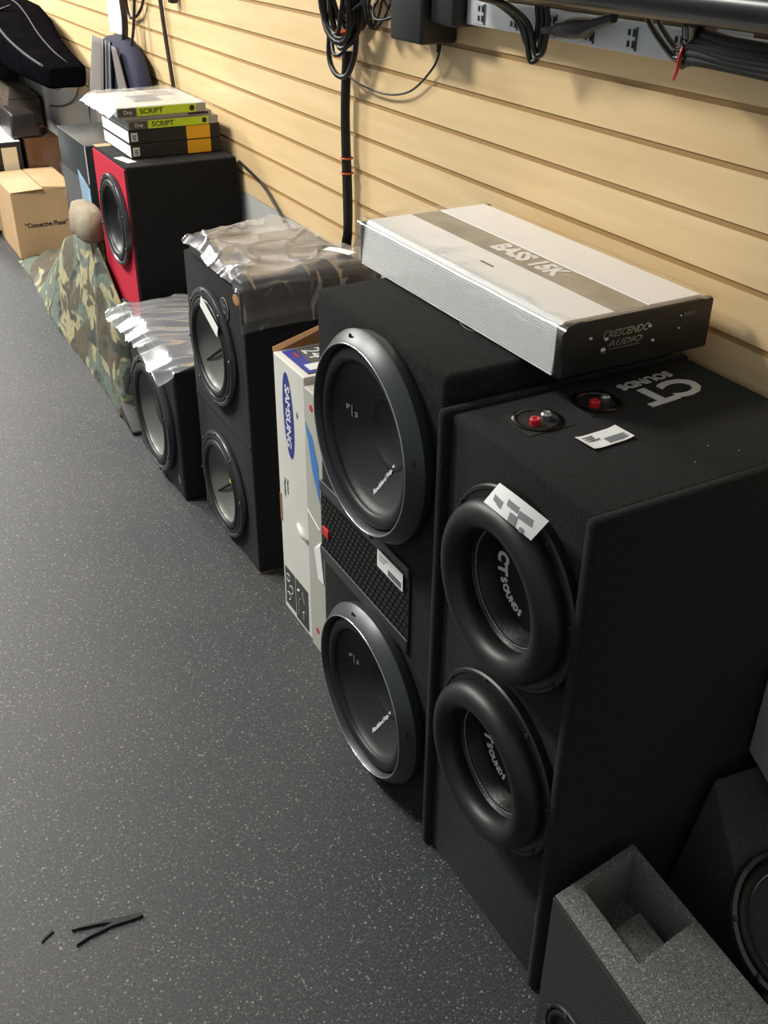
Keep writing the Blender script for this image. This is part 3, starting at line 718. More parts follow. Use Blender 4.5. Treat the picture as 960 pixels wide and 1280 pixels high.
def film_sheet(x0, x1, y0, y1, z0, amp, seed, drape=None, tongue=0.0, hang=None, nu=90, nv=110):
    def g(u, v):
        x = x0 + (x1 - x0) * u; y = y1 + (y0 - y1) * v
        ed = min(u, 1 - u, 1 - v) * 8; ed = min(1, ed)
        wr = ridge(x * 9 + seed, y * 4, seed) ** 3 * amp * 1.3 + fbm(x * 22, y * 14, seed) * amp * .8 + ridge(x * 26 + y * 20, y * 9 - x * 6, seed + 3) ** 4 * amp * .9
        z = z0 + wr * (0.6 + 0.4 * ed)
        if tongue: x += (fbm(0, y * 9, seed) * .6 - tongue * (v ** 1) * 0) * .01
        return V((x, y, z))
    return g
t = empty('bagged_cover', 'clear plastic bag of folded black fabric draped over the spoke-coned box, white sticker on it', 'bag', (0.88, 2.09, 0.703))
def gbag(u, v):
    # u across x (front->wall), v from far to near then down the near side
    L1 = 0.86
    x = 0.700 + 0.335 * u
    if v < L1:
        s = v / L1
        y = 2.285 - 0.375 * s
        x = 0.700 + 0.012 * (1 - s) + (0.345 - 0.06 * (1 - s)) * u
        z = 0.742 + 0.004 * math.sin(s * 5 + u * 3)
        fr = max(0, 1 - u / .08); z -= 0.016 * fr
        z -= 0.018 * max(0, (s - .93) / .07) ** 2
        z -= 0.012 * max(0, (u - .9) / .1)
        n_ = V((0, 0, 1))
    else:
        s = (v - L1) / (1 - L1)
        x = 0.700 + 0.345 * u; y = 1.910 - 0.006 * s - 0.004; z = 0.722 - 0.088 * s + 0.008 * u
        n_ = V((0, -1, 0))
    a_ = 0.0075
    q = ridge(x * 7 + y * 5, y * 2 - x * 4, 3) ** 4 * a_ * 1.5 + fbm(x * 9, y * 7 + z * 12, 5, 2) * a_ * .8 + ridge(x * 14 - y * 7, (y + z) * 8, 9) ** 6 * a_ * .7
    if v >= L1: q = max(q, -0.002) * .8
    if u < .12 and v < L1: q *= 1.5
    return V((x, y, z)) + n_ * q
obj('folded_fabric', bx((0.722, 1.935, 0.704), (1.015, 2.26, 0.730), 0.008, 3), 'foam', t, smooth=40)
def gfab(u, v):
    x = 0.712 + 0.32 * u; return V((x, 1.9225 - 0.002 * math.sin(v * 3) + .002 * fbm(x * 20, v * 3, 2), 0.722 - 0.078 * v))
obj('fabric_overhang', sheet(gfab, 30, 8, 0.004), mat('shiny_black_wrap', '101012', 0.16, bump=1.0, bscale=45, bdetail=3), t, smooth=True)
obj('plastic_film', sheet(gbag, 110, 150), 'film', t, smooth=True)
m4 = frame_m((0.965, 1.965, 0.7555), (0.0, 0, 1), (1, 0.55, 0))
obj('white_sticker', sheet(lambda u, v: m4 @ V(((u - .5) * .070, (v - .5) * .026, 0.002 * math.sin(u * 3))), 8, 2, 0.0005), 'white', t)

# ------------------------------------------------------------------ small single box + bag
t = empty('subwoofer_enclosure', 'low square black single-woofer box on the floor with a plastic bag on top', 'speaker', (0.86, 2.545, 0))
bm = bmesh.new(); box(bm, (0.677, 2.346, 0.0), (1.03, 2.742, 0.382), 0.010, 4)
bm = cut(bm, frame_m((0.677, 2.540, 0.188), NX, UP), 0.150)
obj('cabinet', bm, 'matte', t, smooth=40)
woofer_plain(t, 2.540, 0.188, 0.677, 0.163, ring='dark_metal', cone='cone_grey')
m4 = frame_m((0.6765, 2.375, 0.055), NX, UP)
obj('corner_emblem', lth([(0.014, 0), (0.014, 0.001), (0.012, 0.0016), (0, 0.0016)], m4, 24), 'dark_metal', t)
t = empty('bagged_cover', 'crumpled bright clear plastic bag lying on the low square woofer box, overhanging its front', 'bag', (0.84, 2.54, 0.382))
def gbag2(u, v):
    x = 0.632 + 0.40 * u + 0.02 * fbm(0, v * 5, 2); y = 2.80 - 0.475 * v
    z = 0.412 + 0.006 * math.sin(v * 6)
    fr = max(0, 1 - u / .16); z -= 0.030 * fr ** 1.3
    z -= 0.020 * max(0, (v - .93) / .07)
    a_ = 0.010
    q = ridge(x * 2 + y * 9, y * 1.5 - x * 2, 13) ** 4 * a_ * 1.2 + fbm(x * 8, y * 7, 15, 2) * a_ * .8 + ridge(x * 5 + y * 16, y * 4, 19) ** 6 * a_ * .8
    return V((x, y, max(z + q * (1 + fr), 0.387 if x > .675 else 0.36)))
obj('dark_sheet', bx((0.68, 2.36, 0.383), (1.01, 2.74, 0.396), 0.005, 2), mat('blue_black_sheet', '2a2c38', .35, bump=.6, bscale=15), t, smooth=40)
obj('plastic_film', sheet(gbag2, 110, 120), 'film_b', t, smooth=True)

# ------------------------------------------------------------------ red-faced tower and the stack on it
t = empty('subwoofer_enclosure', 'black carpeted speaker tower with bright red front panel under the stack of boxed kits', 'speaker', (0.92, 3.035, 0))
bm = bmesh.new(); box(bm, (0.757, 2.866, 0.0), (1.083, 3.206, 0.773), 0.006, 3)
for z in (0.600, 0.225): bm = cut(bm, frame_m((0.757, 3.000, z), NX, UP), 0.112)
obj('cabinet', bm, 'carpet', t, smooth=40)
bm = bmesh.new(); box(bm, (0.7535, 2.872, 0.10), (0.7575, 3.200, 0.765), 0.001)
for z in (0.600, 0.225): bm = cut(bm, frame_m((0.757, 3.000, z), NX, UP), 0.112)
fp = obj('red_front_panel', bm, 'red_carpet', t)
for z in (0.600, 0.225):
    w_ = woofer_plain(t, 3.000, z, 0.7535, 0.131, ring='dark_metal')
obj('bare_wood_edge', bx((0.757, 3.165, 0.7728), (0.812, 3.204, 0.7738)), 'kraft', t)
price_tag(t, (0.783, 2.955, 0.7735), (0, 0, 1), (1, 0.2, 0), 0.085, 0.027, lines=False)
def kit_box(z0, x0, x1, y0, y1, h, label, script=False):
    t = empty('boxed_kit', label, 'box', ((x0 + x1) / 2, (y0 + y1) / 2, z0), group='flat boxed kits stacked on the red-fronted tower')
    if not script:
        obj('carton_body', bx((x0, y0, z0 + .0004), (x1, y1, z0 + h), 0.0015), 'ink', t)
        obj('white_end_panel', bx((x0 - 0.0008, y0 + 0.004, z0 + 0.004), (x0 + 0.0004, y1 - 0.004, z0 + h - 0.004)), 'white', t)
        e = obj('yellow_label', bx((x0 + (x1 - x0) * .62, y0 - 0.0009, z0 + 0.002), (x0 + (x1 - x0) * .885, y0 + 0.0004, z0 + h - 0.001)), 'yellow', t)
        e = obj('code_sticker', bx((x0 + 0.005, y0 - 0.0009, z0 + 0.008), (x0 + 0.024, y0 + 0.0004, z0 + h - 0.008)), 'letter', t)
        bm = bmesh.new()
        for i in range(3): box(bm, (x0 + .009, y0 - .0013, z0 + .012 + i * .005), (x0 + .020, y0 - .0008, z0 + .0145 + i * .005))
        obj('code_print', bm, 'ink', e)
    else:
        obj('carton_body', bx((x0, y0, z0 + .0004), (x1, y1, z0 + h), 0.0015), mat('grey_print_card', '9fa09a', .4), t)
        obj('top_sheet', bx((x0 + .004, y0 + .004, z0 + h - .0004), (x1 - .004, y1 - .004, z0 + h + .0008)), mat('pale_print_card', 'b9b9b2', .5), t)
        nb = obj('neon_band', bx((x0 + (x1 - x0) * .22, y0 - 0.0009, z0 + 0.001), (x1 - 0.03, y0 + 0.0004, z0 + h - 0.001)), 'neon', t)
        text('brand_lettering', 'SCRIPT', h * .78, (x0 + (x1 - x0) * .38, y0 - 0.001, z0 + h * .5), (0, -1, 0), UP, 'ink', nb, off=0.0003, sx=1.15)
        db = obj('dark_end_block', bx((x0 + .004, y0 - 0.0009, z0 + 0.001), (x0 + (x1 - x0) * .21, y0 + 0.0004, z0 + h - 0.001)), mat('charcoal_print', '4a4944', .5), t)
        text('small_lettering', 'Dnp', h * .6, (x0 + (x1 - x0) * .12, y0 - 0.001, z0 + h * .5), (0, -1, 0), UP, 'letter', db)
        obj('round_mark', lth([(h * .32, 0), (h * .32, .0006), (0, .0006)], frame_m((x1 - .042, y0 - .0008, z0 + h * .5), (0, -1, 0), UP), 18), 'ink', nb)
    return t
kit_box(0.774, 0.803, 1.070, 2.952, 3.235, 0.039, 'lower of two black flat boxes with a yellow label, resting directly on the tower')
kit_box(0.8132, 0.802, 1.071, 2.954, 3.235, 0.039, 'upper of two black flat boxes with a yellow label, just under the neon-banded cartons')
kit_box(0.8524, 0.800, 1.066, 2.950, 3.225, 0.023, 'lower thin carton with neon green lettered band, directly above the black boxes', True)
t = empty('boxed_kit', 'thin clear-wrapped grey pack sandwiched between the two neon-banded cartons', 'box', (0.93, 3.08, 0.8766), group='flat boxed kits stacked on the red-fronted tower')
obj('carton_body', bx((0.785, 2.956, 0.8768), (1.05, 3.22, 0.888), 0.002), 'carton_g', t)
obj('dark_strip', bx((0.98, 2.9552, 0.880), (1.04, 2.9565, 0.886)), 'ink', t)
t = kit_box(0.8884, 0.772, 1.030, 2.944, 3.215, 0.024, 'topmost carton of the stack with neon green lettered band and shiny plastic wrap', True)
def gw(u, v):
    x = 0.745 + 0.325 * u; y = 3.245 - 0.31 * v
    z = 0.9165 + abs(fbm(x * 16, y * 12, 31)) * .006
    e = max(0, 1 - u / .12); z -= .024 * e ** 1.2; e = max(0, (u - .85) / .15); z -= .022 * e
    z -= .004 * max(0, (v - .95) / .05)
    return V((x, y, z))
obj('plastic_film', sheet(gw, 60, 50), 'film', t, smooth=True)
obj('printed_picture', bx((0.85, 3.02, 0.9128), (0.93, 3.13, 0.9136)), mat('grey_picture', '6e7276', .5), t)
obj('printed_picture', bx((0.93, 3.10, 0.9128), (0.99, 3.19, 0.9136)), mat('grey_picture', '8b8d8c', .5), t)

# ------------------------------------------------------------------ dark box under plastic, behind the red tower
t = empty('speaker_box', 'smooth dark grey box behind the red-fronted tower, front loosely covered in clear plastic', 'speaker', (0.93, 3.65, 0))
obj('cabinet', bx((0.790, 3.457, 0.0), (0.965, 3.845, 0.72), 0.004, 2), 'greybox', t, smooth=40)
obj('white_edge_strip', bx((0.7882, 3.4555, 0.60), (0.7912, 3.4585, 0.718)), 'white', t)
def ge(u, v):
    y = 3.845 - 0.388 * u; z = 0.60 - 0.22 * v * (0.5 + .5 * u)
    x = 0.785 - 0.035 * v * u + fbm(y * 12, z * 9, 41) * .008 * v
    return V((x, y, z))
obj('plastic_film', sheet(ge, 60, 60), 'film_thin', t, smooth=True)
bm = bmesh.new(); hexa(bm, [V(p) for p in ((0.7885, 3.46, 0.50), (0.7885, 3.58, 0.50), (0.7885, 3.60, 0.62), (0.7885, 3.46, 0.58), (0.7898, 3.46, 0.50), (0.7898, 3.58, 0.50), (0.7898, 3.60, 0.62), (0.7898, 3.46, 0.58))])
obj('blue_print_or_reflection', bm, mat('pale_blue_reflection', '86a9c8', .4), t)  # blue reflection on the plastic cover, painted as a flat pale patch

# ------------------------------------------------------------------ camouflage cloth bundle
CREST = [(2.93, .12), (3.0, .34), (3.12, .42), (3.22, .47), (3.45, .46), (3.6, .41), (3.95, .30), (4.3, .17), (4.6, .07), (4.73, .03)]
def lerp_t(t, x):
    for (a, p), (b, q) in zip(t, t[1:]):
        if x <= b: return p + (q - p) * max(0, x - a) / (b - a)
    return t[-1][1]
def camo(u, v):
    y = 2.94 + 1.785 * u
    x0 = 0.668 + 0.010 * math.sin(u * 9) + 0.055 * max(0, (u - .2))
    x1 = lerp_t([(2.9, .733), (3.22, .733), (3.28, .768), (3.86, .778), (3.95, .80), (4.2, .90), (4.73, 1.0)], y)
    x = x0 + (x1 - x0) * v
    z = lerp_t(CREST, y) * (0.06 + .94 * math.sin(v * PI / 2) ** 1.2)
    w1 = fbm(x * 6, y * 4.5, 52, 2) * 0.05 + ridge(x * 6 + y * 2.5, y * 2.2 + z * 4, 50) ** 3 * 0.022
    z += w1 * math.sin(min(1, v / .9) * PI) ; x += w1 * .35 * math.sin(PI * v)
    return V((x, y, max(z, 0.003)))
bm = sheet(camo, 110, 50)
bnd = [e for e in bm.edges if e.is_boundary]
r = bmesh.ops.extrude_edge_only(bm, edges=bnd)
for v in [g for g in r['geom'] if isinstance(g, bmesh.types.BMVert)]: v.co.z = 0.0012
bmesh.ops.recalc_face_normals(bm, faces=bm.faces)
tag(obj('camouflage_bundle', bm, 'camo', origin=(0.85, 3.8, 0), smooth=True), 'crumpled green and tan camouflage cloth bundle lying on the floor before the cardboard box', 'cloth')
bm = bmesh.new()
lofted(bm, [((0.732, 3.33, 0.468), (0.030, 0, 0), (0, 0.09, 0)), ((0.732, 3.33, 0.482), (0.040, 0, 0), (0, 0.12, 0)), ((0.734, 3.325, 0.53), (0.041, 0, 0), (0, 0.12, 0)), ((0.736, 3.32, 0.562), (0.034, 0, 0), (0, 0.105, 0)), ((0.738, 3.32, 0.572), (0.02, 0, 0), (0, 0.06, 0))], 28, 3)
for v in bm.verts: v.co += V((1, 1, 1)) * fbm(v.co.x * 20, v.co.y * 20, v.co.z * 20) * .004
tag(obj('cloth_pouch', bm, 'tan', origin=(0.74, 3.42, 0.46), smooth=True), 'small beige cloth pouch sitting at the top of the camouflage bundle', 'pouch')
bm = bmesh.new(); hexa(bm, [V(p) for p in ((0.665, 2.80, 0.0), (0.748, 2.78, 0.0), (0.748, 2.94, 0.0), (0.672, 2.94, 0.0), (0.665, 2.80, 0.012), (0.748, 2.78, 0.02), (0.748, 2.94, 0.06), (0.672, 2.94, 0.05))], 0.004, 2)
tag(obj('folded_tray', bm, 'matte', origin=(0.69, 3.0, 0), smooth=40), 'small black wedge-shaped tray on the floor beside the near end of the camouflage cloth', 'tray')

# ------------------------------------------------------------------ cardboard box at far left
t = empty('cardboard_box', 'brown cardboard box with closed flaps and a printed line, farthest left on the floor', 'box', (0.88, 4.95, 0))
obj('carton_body', bx((0.733, 4.741, 0.0), (1.015, 5.17, 0.292), 0.003, 2), 'kraft', t)
bm = bmesh.new(); hexa(bm, [V(p) for p in ((0.733, 4.741, 0.292), (0.868, 4.738, 0.2935), (0.868, 5.168, 0.2935), (0.733, 5.17, 0.292), (0.733, 4.741, 0.296), (0.872, 4.725, 0.304), (0.868, 5.168, 0.300), (0.733, 5.17, 0.296))])
obj('top_flap', bm, 'kraft', t)
bm = bmesh.new(); hexa(bm, [V(p) for p in ((0.876, 4.745, 0.2935), (1.015, 4.741, 0.292), (1.015, 5.17, 0.292), (0.876, 5.168, 0.2935), (0.874, 4.75, 0.308), (1.015, 4.736, 0.296), (1.015, 5.17, 0.296), (0.876, 5.168, 0.300))])
obj('top_flap', bm, 'kraft', t)
text('printed_line', '“Connective Phase”', 0.030, (0.868, 4.740, 0.146), (0, -1, 0), UP, 'ink', t, off=0.0005, sx=0.78)

t = empty('parts_box', 'black and white printed box standing behind the cardboard box at the left edge', 'box', (0.75, 5.4, 0))
obj('carton_body', bx((0.62, 5.20, 0.0), (0.892, 5.62, 0.418), 0.003, 2), 'ink', t)
obj('white_top', bx((0.622, 5.202, 0.418), (0.890, 5.618, 0.4195)), 'white', t)
obj('cream_panel', bx((0.80, 5.1985, 0.02), (0.87, 5.2005, 0.395)), 'cream', t)
obj('cream_side_strip', bx((0.70, 5.1985, 0.02), (0.745, 5.2005, 0.395)), 'cream', t)
text('small_lettering', 'Polk', 0.035, (0.80, 5.33, 0.4197), (0, 0, 1), (0, 1, 0), 'ink', t)
t = tag(obj('wrapped_carton', bx((0.915, 5.21, 0.0), (1.075, 5.52, 0.425), 0.006, 2), 'brownwrap', origin=(0.99, 5.36, 0), smooth=40), 'glossy plastic-wrapped brown carton just behind the cardboard box', 'box')
bm = bmesh.new(); hexa(bm, [V(p) for p in ((0.86, 5.22, 0.426), (1.0, 5.22, 0.426), (1.0, 5.50, 0.426), (0.86, 5.5, 0.426), (0.872, 5.23, 0.535), (0.988, 5.23, 0.535), (0.988, 5.49, 0.535), (0.872, 5.49, 0.535))], 0.012, 3)
tag(obj('speaker_pod', bm, mat('dark_plum_plastic', '282321', .35, bump=.4, bscale=12), origin=(0.93, 5.36, 0.426), smooth=40), 'small dark box sitting on the wrapped brown carton, pale rim on top', 'box')
t = tag(obj('brown_carton', bx((0.925, 5.56, 0.0), (1.085, 5.95, 0.545), 0.004, 2), 'brown', origin=(1.0, 5.75, 0), smooth=40), 'tall dull brown carton against the pale lower wall behind the small dark box', 'box')
bm = bmesh.new(); hexa(bm, [V(p) for p in ((0.93, 5.02+.54, 0.546), (1.08, 5.56, 0.546), (1.08, 5.9, 0.546), (0.93, 5.9, 0.546), (0.945, 5.57, 0.60), (1.07, 5.57, 0.565), (1.07, 5.88, 0.575), (0.945, 5.88, 0.60))], 0.003, 2)
tag(obj('folded_card', bm, 'brown', origin=(1.0, 5.7, 0.546), smooth=40), 'slanted folded brown card lying on the tall dull brown carton', 'card')
# pile of black plastic bags
bm = bmesh.new(); bmesh.ops.create_icosphere(bm, subdivisions=5, radius=1)
for v in bm.verts:
    n_ = v.co.normalized(); k = 1 + .16 * fbm(n_.x * 2, n_.y * 2, n_.z * 2 + 5) + .06 * ridge(n_.x * 6, n_.y * 6, n_.z * 6)
    v.co = V((0.745 + n_.x * .105 * k, 5.96 + n_.y * .28 * k, 0.36 + n_.z * .36 * k))
    v.co.z = max(v.co.z, 0.002)
tag(obj('plastic_sack', bm, 'blackbag', origin=(0.80, 5.95, 0), smooth=True), 'glossy crumpled black plastic sack standing behind the parts box under the padded bag', 'bag')
t = empty('boxed_gear', 'upright black box with small white label, standing under the padded nylon bag', 'box', (0.9, 5.0, 0))
obj('carton_body', bx((0.90, 5.04 + .93, 0.0), (1.075, 6.35, 0.735), 0.01, 3), 'blackbag', t, smooth=40)
obj('white_label', bx((0.915, 5.968, 0.66), (0.955, 5.9705, 0.69)), 'white', t)

# ------------------------------------------------------------------ padded nylon case leaning above
t = empty('padded_case', 'large rounded black nylon gear bag lying across the piled goods against the wall', 'bag', (0.95, 4.9, 0.80))
bm = bmesh.new()
secs = [((0.905, 4.10, 0.838), .062, .030), ((0.905, 4.12, 0.838), .078, .040), ((0.905, 4.35, 0.845), .095, .052), ((0.91, 4.6, 0.862), .115, .070), ((0.92, 4.85, 0.885), .130, .100), ((0.93, 5.1, 0.893), .14, .118), ((0.93, 5.4, 0.885), .145, .122), ((0.93, 5.8, 0.87), .145, .115), ((0.93, 6.2, 0.86), .14, .10), ((0.93, 6.35, 0.855), .10, .07)]
lofted(bm, [((c[0], c[1], c[2]), (a, 0, 0), (0, 0, b)) for c, a, b in secs], 32, 5)
for v in bm.verts: v.co += V((1, 0, 1)) * fbm(v.co.x * 6, v.co.y * 5, v.co.z * 6) * .008
obj('padded_shell', bm, 'case', t, smooth=50)
bm = bmesh.new(); hexa(bm, [V(p) for p in ((0.808, 4.62, 0.835), (0.816, 4.62, 0.835), (0.802, 5.02, 0.815), (0.795, 5.02, 0.815), (0.808, 4.66, 0.93), (0.816, 4.66, 0.93), (0.802, 5.0, 0.97), (0.795, 5.0, 0.97))], 0.003)
obj('grey_side_pocket', bm, 'case_g', t, smooth=40)
bm = bmesh.new(); tube(bm, [(0.80, 5.05, 0.80), (0.785, 5.0, 0.86), (0.79, 4.96, 0.93), (0.83, 4.94, 0.985), (0.90, 4.93, 1.012)], 0.010, 8, 6, flat=.4)
tube(bm, [(0.80, 4.85, 0.80), (0.785, 4.87, 0.87), (0.80, 4.90, 0.94), (0.84, 4.90, 0.99)], 0.010, 8, 6, flat=.4)
obj('carry_strap', bm, 'black', t, smooth=True)
bm = bmesh.new(); tube(bm, [(c[0] - a * .93, c[1], c[2] + b * .93) for c, a, b in secs[1:-1]], .005, 6, 4); obj('seam_piping', bm, 'case_g', t, smooth=True)
bm = bmesh.new(); tube(bm, [(c[0] + .02, c[1], c[2] + b * 1.02) for c, a, b in secs[1:-1]], .003, 6, 4); obj('zip', bm, 'case_g', t, smooth=True)
bm = bmesh.new(); tube(bm, [(0.90, 4.25, 0.800) if k == 0 else (0.90 + .012 * math.sin(k * PI / 6), 4.25, 0.797 - .012 + .012 * math.cos(k * PI / 6)) for k in range(13)], 0.0015, 6)
obj('ring_pull', bm, 'dark_metal', t, smooth=True)
bm = bmesh.new(); tube(bm, [(1.085, 4.62, 0.80), (1.09, 4.80, 0.66), (1.088, 5.05, 0.585), (1.085, 5.35, 0.54)], 0.004, 6, 8)
tag(obj('cable', bm, 'cable', origin=(1.09, 4.9, 0.6), smooth=True), 'thin black cable drooping across the pale lower wall beneath the padded gear bag', 'cable')

# ------------------------------------------------------------------ hanging backpack, card and cables on the far wall
t = empty('backpack', 'grey and navy backpack hanging flat against the slatted wall behind the boxed kits', 'backpack', (1.05, 3.9, 0.6))
bm = bmesh.new()
lofted(bm, [((1.035, 3.885, 0.60), (0.055, 0, 0), (0, 0.370, 0)), ((1.035, 3.885, 0.70), (0.058, 0, 0), (0, 0.365, 0)), ((1.04, 3.88, 0.80), (0.052, 0, 0), (0, 0.345, 0)), ((1.045, 3.87, 0.88), (0.046, 0, 0), (0, 0.300, 0)), ((1.05, 3.86, 0.945), (0.04, 0, 0), (0, 0.235, 0)), ((1.055, 3.85, 0.985), (0.03, 0, 0), (0, 0.12, 0)), ((1.06, 3.85, 0.995), (0.015, 0, 0), (0, 0.05, 0))], 36, 3)
obj('pack_body', bm, 'navy', t, smooth=50)
def strap(y0, y1, w_, m):
    def g(u, v):
        z = 0.985 - 0.385 * u; yy = y0 + (y1 - y0) * u ** 1.3 + (v - .5) * w_ * (0.7 + .5 * u)
        return V((1.0 - 0.024 * min(1, u * 2) - .004 * math.sin(v * PI), yy, z))
    bm = sheet(g, 20, 6, 0.006); obj('shoulder_panel', bm, m, t, smooth=True)
    for s in (0, 1):
        bm = bmesh.new(); tube(bm, [g(k / 12, s) + V((-.004, 0, 0)) for k in range(13)], 0.003, 6); obj('piping', bm, 'grey_ink', t, smooth=True)
strap(3.93, 3.99, 0.19, 'grey_cloth'); strap(3.80, 3.77, 0.06, 'navy')
def g(u, v):
    z = 0.975 - 0.36 * u; yy = 3.70 - .10 * u - v * (.05 + .06 * math.sin(u * PI)) + .06 * (1 - u); return V((0.998 - .02 * u, yy, z))
obj('side_panel', sheet(g, 20, 4, 0.004), 'grey_cloth', t, smooth=True)
bm = bmesh.new(); tube(bm, [(1.05, 3.80, 0.96), (1.06, 3.79, 1.05), (1.075, 3.87, 1.20), (1.08, 3.90, 1.34)], 0.022, 8, 8, flat=.25)
tube(bm, [(1.05, 3.72, 0.96), (1.065, 3.70, 1.05), (1.08, 3.69, 1.20), (1.08, 3.70, 1.34)], 0.008, 8, 8, flat=.5)
obj('hanging_strap', bm, mat('plum_webbing', '2a1c26', .7), t, smooth=True)
tag(obj('hang_card', bx((1.088, 3.93, 0.985), (1.092, 4.10, 1.32)), 'white', origin=(1.09, 4.0, 1.1)), 'narrow white card hanging on the wall behind the backpack straps', 'card')
def cable(pts, r, label, m='brown_cable', name='cable', grp=None, seg=8):
    bm = bmesh.new(); tube(bm, pts, r, seg, 10); c = V(pts[len(pts) // 2])
    return tag(obj(name, bm, m, origin=c, smooth=True), label, 'cable', grp)
cable([(1.09, 3.50, 1.36), (1.09, 3.47, 1.20), (1.088, 3.46, 1.13), (1.088, 3.435, 1.0), (1.088, 3.41, 0.90), (1.088, 3.39, 0.80), (1.088, 3.36, 0.66), (1.09, 3.36, 0.45)], 0.007, 'brown-black cable running down the wall just right of the hanging backpack')
cable([(1.09, 3.68, 1.34), (1.088, 3.60, 1.20), (1.086, 3.66, 1.10), (1.086, 3.78, 1.055), (1.085, 3.83, 1.08), (1.088, 3.84, 1.20), (1.09, 3.84, 1.34)], 0.005, 'thin cable forming a loop just above the top of the hanging backpack')
bm = bmesh.new(); box(bm, (1.070, 3.30, 1.135), (1.095, 3.335, 1.20), 0.006); tag(obj('cable_plug', bm, 'black', origin=(1.085, 3.32, 1.16), smooth=40), 'tiny black plug end hanging at the top edge, above the boxed kits', 'plug')
cable([(1.088, 2.86, 0.76), (1.086, 2.70, 0.735), (1.088, 2.62, 0.70), (1.09, 2.55, 0.66)], 0.004, 'short black cable low on the wall between red-fronted tower and bagged fabric', 'cable')

# ------------------------------------------------------------------ cable bundle and coil
t = empty('cable_bundle', 'thick bundle of black cables tied with orange running straight down the slatted wall', 'cable', (1.085, 2.15, 0.7))
rr = random.Random(3)
for k in range(4):
    dx = -0.006 - 0.007 * (k // 2); dy = (-0.006, 0.006, -0.003, 0.004)[k]
    bm = bmesh.new(); tube(bm, [(1.088 + dx, 2.142 + dy, 1.13), (1.088 + dx, 2.155 + dy * .8, 1.0), (1.088 + dx, 2.148 + dy * 1.2, 0.83), (1.088 + dx, 2.148 + dy, 0.74), (1.088 + dx, 2.158 + dy * 1.5, 0.68), (1.088 + dx, 2.16 + dy, 0.45)], 0.0058, 8, 10)
    obj('cable_strand', bm, 'cable', t, smooth=True)
for z in (0.905, 0.872):
    obj('orange_tie', lth(torus_prof(0.0135, 0.0022, 0, 8), Matrix.Translation((1.079, 2.150, z)), 24), 'orange', t, smooth=True)
t = empty('cable_coil', 'messy coil of looped black cables hanging on the wall above the cable bundle', 'cable', (1.06, 2.1, 1.25))
for k in range(9):
    a = rr.uniform(.050, .082); b = rr.uniform(.085, .125); cy = 2.115 + rr.uniform(-.04, .04) + 0.0; cz = 1.265 + rr.uniform(-.02, .03); ph = rr.uniform(-.3, .3); xx = 1.03 + .006 * k
    bm = bmesh.new(); pts = []
    for j in range(29):
        th = 2 * PI * j / 28; y = a * math.cos(th); z = b * math.sin(th)
        pts.append((xx + .006 * math.sin(3 * th + k), cy + y * math.cos(ph) - z * math.sin(ph), cz + y * math.sin(ph) + z * math.cos(ph)))
    tube(bm, pts, rr.choice((.0045, .0055, .0065)), 8); obj('cable_loop', bm, 'cable', t, smooth=True)
for k in range(6):
    bm = bmesh.new(); y0 = 1.93 + rr.uniform(0, .13)
    a_, b_ = rr.uniform(0, 6), rr.uniform(.02, .045); pts = [(1.05 + .015 * math.sin(j + k), 2.10 - j * .22 / 12 + .02 * math.sin(j * 1.1 + a_), 1.235 + b_ * math.sin(j * .9 + a_ * 2)) for j in range(13)]
    tube(bm, pts, .0028, 6, 6); obj('thin_wire', bm, 'cable', t, smooth=True)
bm = bmesh.new(); tube(bm, [(1.06, 2.18, 1.20), (1.058, 2.19, 1.12), (1.058, 2.16, 1.085), (1.06, 2.11, 1.085), (1.06, 2.07, 1.13), (1.06, 2.06, 1.19)], .006, 8, 10); obj('cable_loop', bm, 'cable', t, smooth=True)
obj('wire_tie', bx((1.035, 2.09, 1.155), (1.075, 2.14, 1.175), .008), 'orange', t, smooth=40)
cable([(1.09, 1.78, 1.195), (1.088, 1.775, 1.17), (1.088, 1.80, 1.135), (1.088, 1.88, 1.085), (1.086, 1.98, 1.065), (1.082, 2.09, 1.07), (1.075, 2.14, 1.085)], 0.0022, 'thin cord hanging in a bow from the power adapter to the cable coil', 'cable', 'cord')

# ------------------------------------------------------------------ adapters, power strip, rail
t = empty('power_adapter', 'black block power adapter at the left end of the power strip', 'adapter', (1.06, 1.785, 1.25))
obj('housing', bx((1.020, 1.730, 1.186), (1.098, 1.848, 1.33), 0.007, 3), 'black', t, smooth=40)
obj('strain_relief', lth([(0.004, 0), (0.0035, -0.02), (0, -0.02)], Matrix.Translation((1.085, 1.775, 1.187)), 10), 'black', t)
tag(obj('power_adapter', bx((1.035, 1.648, 1.222), (1.098, 1.726, 1.34), 0.006, 3), 'black', origin=(1.07, 1.66, 1.27), smooth=40), 'second black adapter box against the wall, between the block adapter and the socket strip', 'adapter')
tag(obj('junction_box', bx((1.075, 1.858, 1.20), (1.099, 1.94, 1.34), 0.004, 2), 'strip', origin=(1.09, 1.9, 1.25), smooth=40), 'pale grey box on the wall behind the tangled thin wires', 'box')
t = empty('power_strip', 'long grey metal multi-socket power strip mounted on the wall under the black rail', 'power strip', (1.08, 1.1, 1.247))
obj('housing', bx((1.060, 0.55, 1.2275), (1.099, 1.645, 1.2675), 0.003, 2), 'strip', t, smooth=40)
